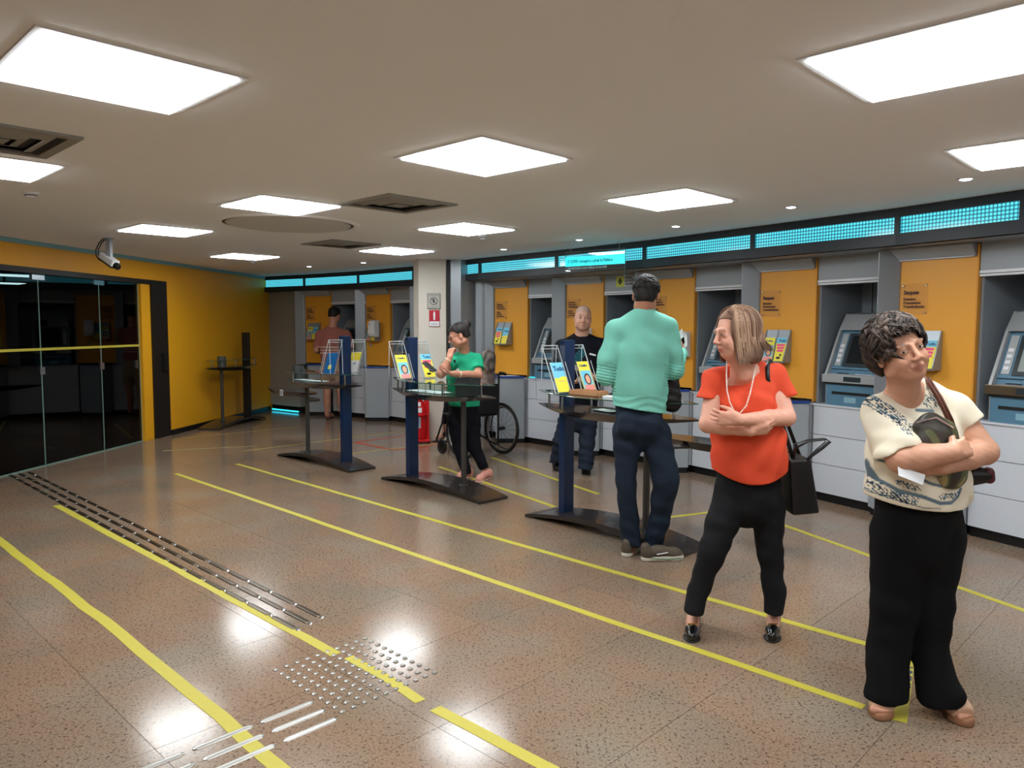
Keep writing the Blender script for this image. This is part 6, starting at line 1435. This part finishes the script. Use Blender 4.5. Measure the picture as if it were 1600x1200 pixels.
# ------------------------------------------------------------------ 4. bald man in black polo
def guard():
    root = V(0.66, 7.68, 0); r = person('bald man in black polo shirt and jeans facing the camera behind the stand', root)
    f = Fig(); H = Q(911, 497, 7.62); R = headR(178, 0, -3); s = 1.08; n = V(0, -1, 0)
    head(f, H, R, s, fat=1.12); f.cone('skin', H+R@V(0, -0.02, -0.05), Q(909, 530, 7.68), 0.066, 0.070, 0.03)
    sR, eR, wR = Q(878, 542, 7.68), Q(872, 585, 7.66), Q(890, 598, 7.45); sL, eL, wL = Q(941, 541, 7.68), Q(950, 582, 7.66), Q(932, 590, 7.44)
    arm(f, sR, eR, wR, (.055, .046, .042, .032)); arm(f, sL, eL, wL, (.055, .046, .042, .032)); hand(f, 'skin', wR, V(0.6, -0.6, 0.1), V(0, 0, 1), -1, (20, 30, 30)); hand(f, 'skin', wL, Q(916, 582, 7.40)-wL, V(-0.3, -0.3, 1), 1, (25, 35, 35), 1.05)
    tp = [Q(909, 545, 7.69), Q(908, 570, 7.69), Q(906, 605, 7.69), Q(904, 645, 7.70)]; tr_ = [0.165, 0.200, 0.190, 0.185]
    torso(f, 'skin', tp[:3], [tr_[0]-0.02, tr_[1]-0.03, tr_[2]-0.06], n, 0.60); f.chain('skin', [tp[2], Q(887, 658, 7.7), Q(877, 690, 7.72), Q(870, 715, 7.8)], [.07, .05, .045, .04]); f.chain('skin', [tp[2], Q(917, 658, 7.7), Q(917, 690, 7.65), Q(915, 722, 7.60)], [.07, .05, .045, .04])
    sdf_mesh('body', f.L['skin'], SKIN, r, root, h=0.006, color=face_tint(H, R, s, (198, 150, 130), (150, 96, 86), (84, 66, 58), stub=(186, 146, 130)))
    eyes_obj(r, root, H, R, s, None, (0.0, 0.0))
    cap(r, root, H, R, s, ((172, 140, 126), (186, 154, 140)), front=0.03, grow=0.0012, amp=0.0004, nape=-0.05, h=0.006).name = 'cropped_hair'
    b = Fig(); torso(b, 'top', tp, tr_, n, 0.66); b.cone('top', Q(909, 533, 7.69), sR, 0.075, 0.070, 0.05); b.cone('top', Q(909, 533, 7.69), sL, 0.075, 0.070, 0.05)
    for a_, c_ in ((sR, eR), (sL, eL)): m_ = a_+(c_-a_)*0.75; b.cone('top', a_, m_, 0.072, 0.070, 0.03, clips=[(tuple(m_), tuple(c_-a_))])
    b.cone('top', H+R@V(0, 0.01, -0.09), H+R@V(0, 0.03, 0.0), 0.058, 0.085, 0.004, sub=True)
    zc = Q(0, 642, 7.7)[2]
    sdf_mesh('polo_shirt', b.L['top'], cloth('black_pique', srgb(17, 18, 26), 0.85), r, root, h=0.007, disp=wrinkle(0.004, 26, 0.002, 18), cut=lambda X, Y, Z: (zc-Z+0*X+0*Y).astype(F32))
    c = Q(926, 554, 7.545)-root; MB().box(-0.032, 0.032, -0.004, 0.004, -0.008, 0.008, Matrix.Translation(c) @ Matrix.Rotation(math.radians(15), 4, 'Y')).build('name_badge', M['white'], r)
    c = Q(905, 541, 7.56)-root; MB().lathe([(0.009, -0.003), (0.009, 0.003)], 8, c=tuple(c)).build('button', M['white'], r)
    t = Fig(); t.cone('p', Q(904, 636, 7.70), Q(904, 652, 7.70), 0.165, 0.165, 0.04, flat=(n, 0.72)); hL, hR = Q(870, 722, 7.82), Q(915, 732, 7.60)
    t.chain('p', [Q(886, 660, 7.70), Q(877, 690, 7.72), hL], [0.100, 0.080, 0.080], k=0.03, clips=[(tuple(hL), (0, 0, -1))]); t.chain('p', [Q(919, 660, 7.70), Q(917, 692, 7.65), hR], [0.100, 0.078, 0.078], k=0.03, clips=[(tuple(hR), (0, 0, -1))])
    sdf_mesh('jeans', t.L['p'], cloth('dark_denim', srgb(36, 44, 58), 0.85, 0.12, 12), r, root, h=0.007, disp=wrinkle(0.005, 26, 0.004, 30, 1.0))
    a = FL(867, 729); shoe('loafer', r, root, a, a+V(0.02, -0.28, 0), (M['black'], M['rubber']), 0.046); a = FL(915, 734); shoe('loafer', r, root, a, a+V(-0.02, -0.28, 0), (M['black'], M['rubber']), 0.046)
    pc = Q(905, 579, 7.36); po = empty('paper_sheet', tuple(pc), label='white paper held by the bald man in black', cat='paper')
    vs = [Vector(q-pc) for q in (Q(888, 568, 7.30), Q(912, 573, 7.30), Q(922, 583, 7.38), Q(899, 578, 7.42))]; vs += [q+Vector((0, 0, -0.002)) for q in vs]
    MB().add(vs, [(3, 2, 1, 0), (4, 5, 6, 7), (0, 1, 5, 4), (1, 2, 6, 5), (2, 3, 7, 6), (3, 0, 4, 7)]).build('sheet', M['paper'], po)
# ------------------------------------------------------------------ 5. woman in green T-shirt with phone
def green_woman():
    root = V(-0.42, 7.38, 0); r = person('woman in green T-shirt with hair bun and glasses looking at her phone', root)
    f = Fig(); H = Q(717, 524, 7.30); R = headR(104, -20, 4); s = 1.0; n = V(-0.55, -0.83, 0)
    head(f, H, R, s, fat=1.05); f.cone('skin', H+R@V(0, -0.025, -0.055), Q(726, 556, 7.40), 0.052, 0.056, 0.03)
    sR, eR, wR = Q(705, 566, 7.28), Q(689, 584, 7.07), Q(703, 558, 7.08); sL, eL, wL = Q(744, 562, 7.42), Q(747, 587, 7.30), Q(706, 584, 7.00)
    arm(f, sR, eR, wR, (.046, .042, .038, .027)); arm(f, sL, eL, wL, (.048, .044, .038, .027))
    hand(f, 'skin', wR, Q(706, 541, 7.13)-wR, V(0.5, 0.8, 0.1), 1, (55, 65, 40), 0.92); hand(f, 'skin', wL, Q(684, 578, 6.96)-wL, V(0, 0, 1), -1, (25, 45, 40), 0.95)
    tp = [Q(722, 568, 7.39), Q(722, 590, 7.39), Q(724, 615, 7.40), Q(726, 640, 7.42)]; tr_ = [0.125, 0.152, 0.155, 0.168]
    torso(f, 'skin', tp[:3], [tr_[0]-0.02, tr_[1]-0.03, tr_[2]-0.06], n, 0.66)
    lh, lt = FL(737, 745), FL(716, 749); rt, rh = FL(745, 754), FL(768, 747)
    f.chain('skin', [tp[2], Q(713, 657, 7.42), Q(718, 698, 7.42), lh+V(-0.03, 0, 0.06)], [.07, .05, .035, .033]); f.chain('skin', [tp[2], Q(737, 657, 7.44), Q(741, 698, 7.42), Q(760, 738, 7.45)], [.07, .05, .035, .033])
    sdf_mesh('body', f.L['skin'], SKIN, r, root, h=0.0055, color=face_tint(H, R, s, (190, 134, 110)))
    ex = lambda f_, P_: (f_.ell('h', P_(0.0, -0.115, 0.075), V(.040, .038, .038), R, .012), f_.ell('h', P_(0.0, -0.085, 0.05), V(.04, .04, .03), R, .02))
    cap(r, root, H, R, s, ((26, 22, 22), (46, 40, 38)), front=0.060, grow=0.009, amp=0.0015, extra=ex, nape=-0.045, h=0.0055)
    gl_ = MB()
    for q in (-1, 1):
        cc = [H+R@V(q*0.034+0.026*math.cos(a), 0.105, -0.003+0.020*math.sin(a))-root for a in [i*2*math.pi/14 for i in range(15)]]; gl_.tube([Vector(x) for x in cc], 0.0022, 5)
        gl_.tube([Vector(H+R@V(q*0.060, 0.102, 0.002)-root), Vector(H+R@V(q*0.080, 0.0, 0.004)-root)], 0.002, 5)
    gl_.tube([Vector(H+R@V(-0.01, 0.107, 0)-root), Vector(H+R@V(0.01, 0.107, 0)-root)], 0.002, 5); gl_.build('glasses', mat('glasses_frame', srgb(90, 60, 50), 0.3), r)
    MB().lathe([(0.001, -0.008), (0.006, 0), (0.001, 0.008)], 8, c=tuple(H+R@V(-0.079, 0.0, -0.055)-root)).build('earring', M['steel'], r)
    b = Fig(); torso(b, 'top', tp, tr_, n, 0.74); b.cone('top', Q(726, 560, 7.40), sR, 0.062, 0.058, 0.05); b.cone('top', Q(726, 560, 7.40), sL, 0.062, 0.062, 0.05)
    for a_, c_, m0 in ((sR, eR, 0.45), (sL, eL, 0.62)): m_ = a_+(c_-a_)*m0; b.cone('top', a_, m_, 0.062, 0.066, 0.03, clips=[(tuple(m_), tuple(c_-a_))])
    b.cone('top', H+R@V(0, -0.01, -0.10), H+R@V(0, 0.0, 0.0), 0.055, 0.08, 0.004, sub=True); zc = Q(0, 632, 7.4)[2]
    sdf_mesh('t_shirt', b.L['top'], cloth('green_cotton', srgb(36, 158, 118), 0.8), r, root, h=0.006, disp=wrinkle(0.005, 30, 0.002, 20, 2), cut=lambda X, Y, Z: (zc-Z+0*X+0*Y).astype(F32), label='green short sleeved T-shirt')
    c = tp[0]*0.55+tp[1]*0.45+n*0.118*1.02+V(0.02, 0, 0.0)-root; MB().box(-0.028, 0.028, -0.004, 0.004, -0.018, 0.018, Matrix.Translation(c) @ Matrix.Rotation(math.atan2(n[0], -n[1]), 4, 'Z')).build('chest_badge', M['paper'], r)
    for w_, e_, k_ in ((wR, eR, 0.15), (wL, eL, 0.25)):
        c = w_+(e_-w_)*k_; d = (e_-w_)/np.linalg.norm(e_-w_); MB().tube([Vector(c-d*0.008-root), Vector(c+d*0.008-root)], 0.034, 14).build('bracelet', mat('bracelet', srgb(226, 206, 180), 0.3), r)
    t = Fig(); t.cone('p', Q(725, 630, 7.42), Q(725, 648, 7.43), 0.145, 0.150, 0.04, flat=(n, 0.8)); hL, hR = Q(729, 740, 7.40), Q(757, 732, 7.44)
    t.chain('p', [Q(712, 655, 7.42), Q(718, 698, 7.42), hL], [0.090, 0.066, 0.050], k=0.02, clips=[(tuple(hL), (0, 0, -1))]); t.chain('p', [Q(737, 655, 7.44), Q(741, 698, 7.42), hR], [0.090, 0.066, 0.048], k=0.02, clips=[(tuple(hR), (0.3, 0, -1))])
    sdf_mesh('trousers', t.L['p'], cloth('ink_trousers', srgb(22, 22, 30), 0.9), r, root, h=0.007, disp=wrinkle(0.003, 30, 0.002, 24))
    PK = mat('pink_slipon', srgb(206, 142, 128), 0.6); PS = mat('pale_sole', srgb(200, 170, 160), 0.6)
    shoe('loafer', r, root, lh, lt, (PK, PS), 0.040); shoe('loafer', r, root, rh, rt, (PK, PS), 0.040)
    pc = Q(671, 573, 6.93); po = empty('mobile_phone', tuple(pc), label='dark mobile phone in the hand of the woman in green', cat='phone')
    Mx = frame_m(Vector((0, 0, 0)), Vector((0.72, -0.35, -0.58)), Vector((-0.5, -0.75, -0.18)))
    MB().box(-0.072, 0.072, -0.034, 0.034, -0.004, 0.004, Mx).build('phone_body', M['black'], po, bevel=0.003)
    MB().box(-0.066, 0.066, -0.031, 0.031, 0.004, 0.0052, Mx).build('screen', M['screen'], po)
    kc = Q(708, 568, 7.21); ko = empty('sunglasses', tuple(kc), label='dark sunglasses hooked on the neckline of the green T-shirt', cat='glasses')
    for q in (-1, 1): MB().lathe([(0.001, -0.003), (0.018, -0.002), (0.018, 0.002), (0.001, 0.003)], 12, M=Matrix.Translation((q*0.02*0.5, 0, q*0.02)) @ Matrix.Rotation(math.pi/2, 4, 'X')).build('lens', M['black'], ko)
# ------------------------------------------------------------------ 6. man in brown at the far machine
def brown_man():
    root = V(-2.95, 12.10, 0); r = person('man in brown T-shirt and beige shorts standing at the far machine', root)
    f = Fig(); H = Q(523, 492, 12.10); R = headR(-28, -12, 2); s = 1.05; n = V(0.1, -1, 0)
    head(f, H, R, s); f.cone('skin', H+R@V(0, -0.03, -0.05), Q(520, 514, 12.08), 0.058, 0.066, 0.03)
    sL, eL, wL = Q(500, 523, 12.08), Q(494, 547, 12.08), Q(505, 552, 12.36); sR, eR, wR = Q(541, 522, 12.08), Q(549, 540, 12.16), Q(548, 538, 12.40)
    arm(f, sL, eL, wL, (.052, .044, .04, .03)); arm(f, sR, eR, wR, (.052, .044, .04, .03)); hand(f, 'skin', wL, V(.5, .8, .1), V(0, 0, 1), 1); hand(f, 'skin', wR, V(0, 1, .2), V(0, 0, -1), 1)
    tp = [Q(520, 525, 12.08), Q(520, 540, 12.08), Q(520, 556, 12.08), Q(520, 572, 12.08)]; tr_ = [.17, .195, .18, .175]
    torso(f, 'skin', tp[:3], [tr_[0]-.02, tr_[1]-.03, tr_[2]-.06], n, .6)
    for x0, x1, x2 in ((511, 511, 511), (529, 533, 535)): f.chain('skin', [tp[2], Q(x0, 585, 12.08), Q(x1, 614, 12.08), Q(x1, 628, 12.10), Q(x2, 648, 12.10)], [.08, .075, .058, .056, .036])
    sdf_mesh('body', f.L['skin'], SKIN, r, root, h=0.008, color=solid((178, 126, 102)))
    cap(r, root, H, R, s, ((18, 16, 16), (32, 28, 28)), front=.06, grow=.012, amp=.002, nape=-.045, h=.008)
    b = Fig(); torso(b, 'top', tp, tr_, n, .66); b.cone('top', Q(520, 518, 12.08), sL, .07, .068, .05); b.cone('top', Q(520, 518, 12.08), sR, .07, .068, .05)
    for a_, c_ in ((sL, eL), (sR, eR)): m_ = a_+(c_-a_)*.8; b.cone('top', a_, m_, .07, .066, .03, clips=[(tuple(m_), tuple(c_-a_))])
    zc = Q(0, 564, 12.06)[2]; zs = [Q(0, v_, 11.96)[2] for v_ in (541, 546, 550)]; br = np.array(srgb(150, 92, 82)); wh = np.array(srgb(196, 168, 158))
    def col(v):
        c = np.tile(br, (len(v), 1))
        for z_ in zs: c = np.where((np.abs(v[:, 2]-z_) < 0.010)[:, None], wh, c)
        return c
    sdf_mesh('t_shirt', b.L['top'], tint_mat('brown_cotton', .85, .04, 20, .2, 200, 0, .2), r, root, h=.009, disp=wrinkle(.004, 24, .002, 18), cut=lambda X, Y, Z: (zc-Z+0*X+0*Y).astype(F32), color=col)
    t = Fig(); t.cone('p', Q(520, 560, 12.08), Q(520, 578, 12.08), .165, .17, .04, flat=(n, .72))
    for x0, x1 in ((510, 511), (530, 533)): m_ = Q(x1, 606, 12.08); t.cone('p', Q(x0, 580, 12.08), m_, .10, .085, .03, clips=[(tuple(m_), (0, 0, -1))])
    sdf_mesh('shorts', t.L['p'], cloth('beige_shorts', srgb(150, 126, 104), .85), r, root, h=.009)
    for x_ in (511, 535): a = FL(x_, 655); shoe('loafer', r, root, a, a+V(.03, .26, 0), (mat('tan_sandal', srgb(150, 104, 84), .6), M['rubber']), .044, h=0.008)
# ------------------------------------------------------------------ 7. person in the wheelchair
def seated():
    root = V(-0.34, 8.66, 0.49); r = person('grey haired person in speckled top seated in the wheelchair seen from behind', root)
    fw = V(-0.66, 0.75, 0); rt = V(0.75, 0.66, 0); L = lambda a, b_, z: root+rt*a+fw*b_+V(0, 0, z-0.49)
    f = Fig(); H = Q(761, 563, 8.70); R = headR(38, -8, 4); s = .98
    head(f, H, R, s); f.cone('skin', H+R@V(0, -.02, -.05), L(0, .10, 1.0), .052, .058, .03)
    tp = [L(0, .10, .95), L(0, .10, .80), L(0, .12, .62)]; torso(f, 'skin', tp, [.12, .14, .15], fw, .7)
    for q in (-1, 1):
        arm(f, L(q*.16, .08, .95), L(q*.21, .12, .78), L(q*.17, .34, .80), (.045, .04, .036, .026)); hand(f, 'skin', L(q*.17, .34, .80), tuple(fw), (0, 0, -1), q)
        f.chain('skin', [L(q*.09, .12, .60), L(q*.10, .48, .59), L(q*.10, .60, .22), L(q*.10, .66, .16), L(q*.10, .76, .15)], [.085, .06, .036, .034, .026])
    sdf_mesh('body', f.L['skin'], SKIN, r, root, h=.008, color=solid((196, 146, 124)))
    ex = lambda f_, P_: f_.chain('h', [P_(0, -.05, .02), P_(0, -.06, -.10)], [.068, .058], k=.03)
    cap(r, root, H, R, s, ((66, 56, 52), (126, 116, 110)), front=.07, grow=.008, amp=.0015, extra=ex, nape=-.14, h=.006)
    b = Fig(); torso(b, 'top', tp, [.135, .155, .165], fw, .74)
    for q in (-1, 1): b.cone('top', L(0, .09, .99), L(q*.15, .08, .96), .062, .062, .05); b.cone('top', L(q*.16, .08, .95), L(q*.20, .12, .80), .062, .056, .03)
    def sp(v):
        t_ = np.sin(v[:, 0]*190+2*np.sin(v[:, 2]*90))*np.sin(v[:, 2]*210+2*np.sin(v[:, 0]*80+v[:, 1]*90)); c = np.tile(np.array(srgb(196, 186, 176)), (len(v), 1))
        c = np.where((t_ > .25)[:, None], np.array(srgb(84, 70, 70)), c); return np.where((t_ < -.55)[:, None], np.array(srgb(170, 80, 80)), c)
    sdf_mesh('top', b.L['top'], tint_mat('speckled_knit', .85, .05, 20, .2, 200, 0, .2), r, root, h=.0065, color=sp)
    t = Fig(); t.cone('p', L(0, .12, .60), L(0, .2, .60), .16, .15, .04, flat=((0, 0, 1), .6))
    for q in (-1, 1): t.chain('p', [L(q*.09, .16, .605), L(q*.10, .48, .59), L(q*.10, .57, .34)], [.10, .075, .062], k=.02, clips=[(tuple(L(0, .5, .34)), (0, 0, -1))])
    sdf_mesh('trousers', t.L['p'], cloth('dark_trousers', srgb(24, 26, 34), .9), r, root, h=.009)
import time
for fn in (older_woman, coral_woman, mint_man, guard, green_woman, brown_man, seated):
    t0 = time.time(); fn(); print(fn.__name__, round(time.time()-t0, 1))
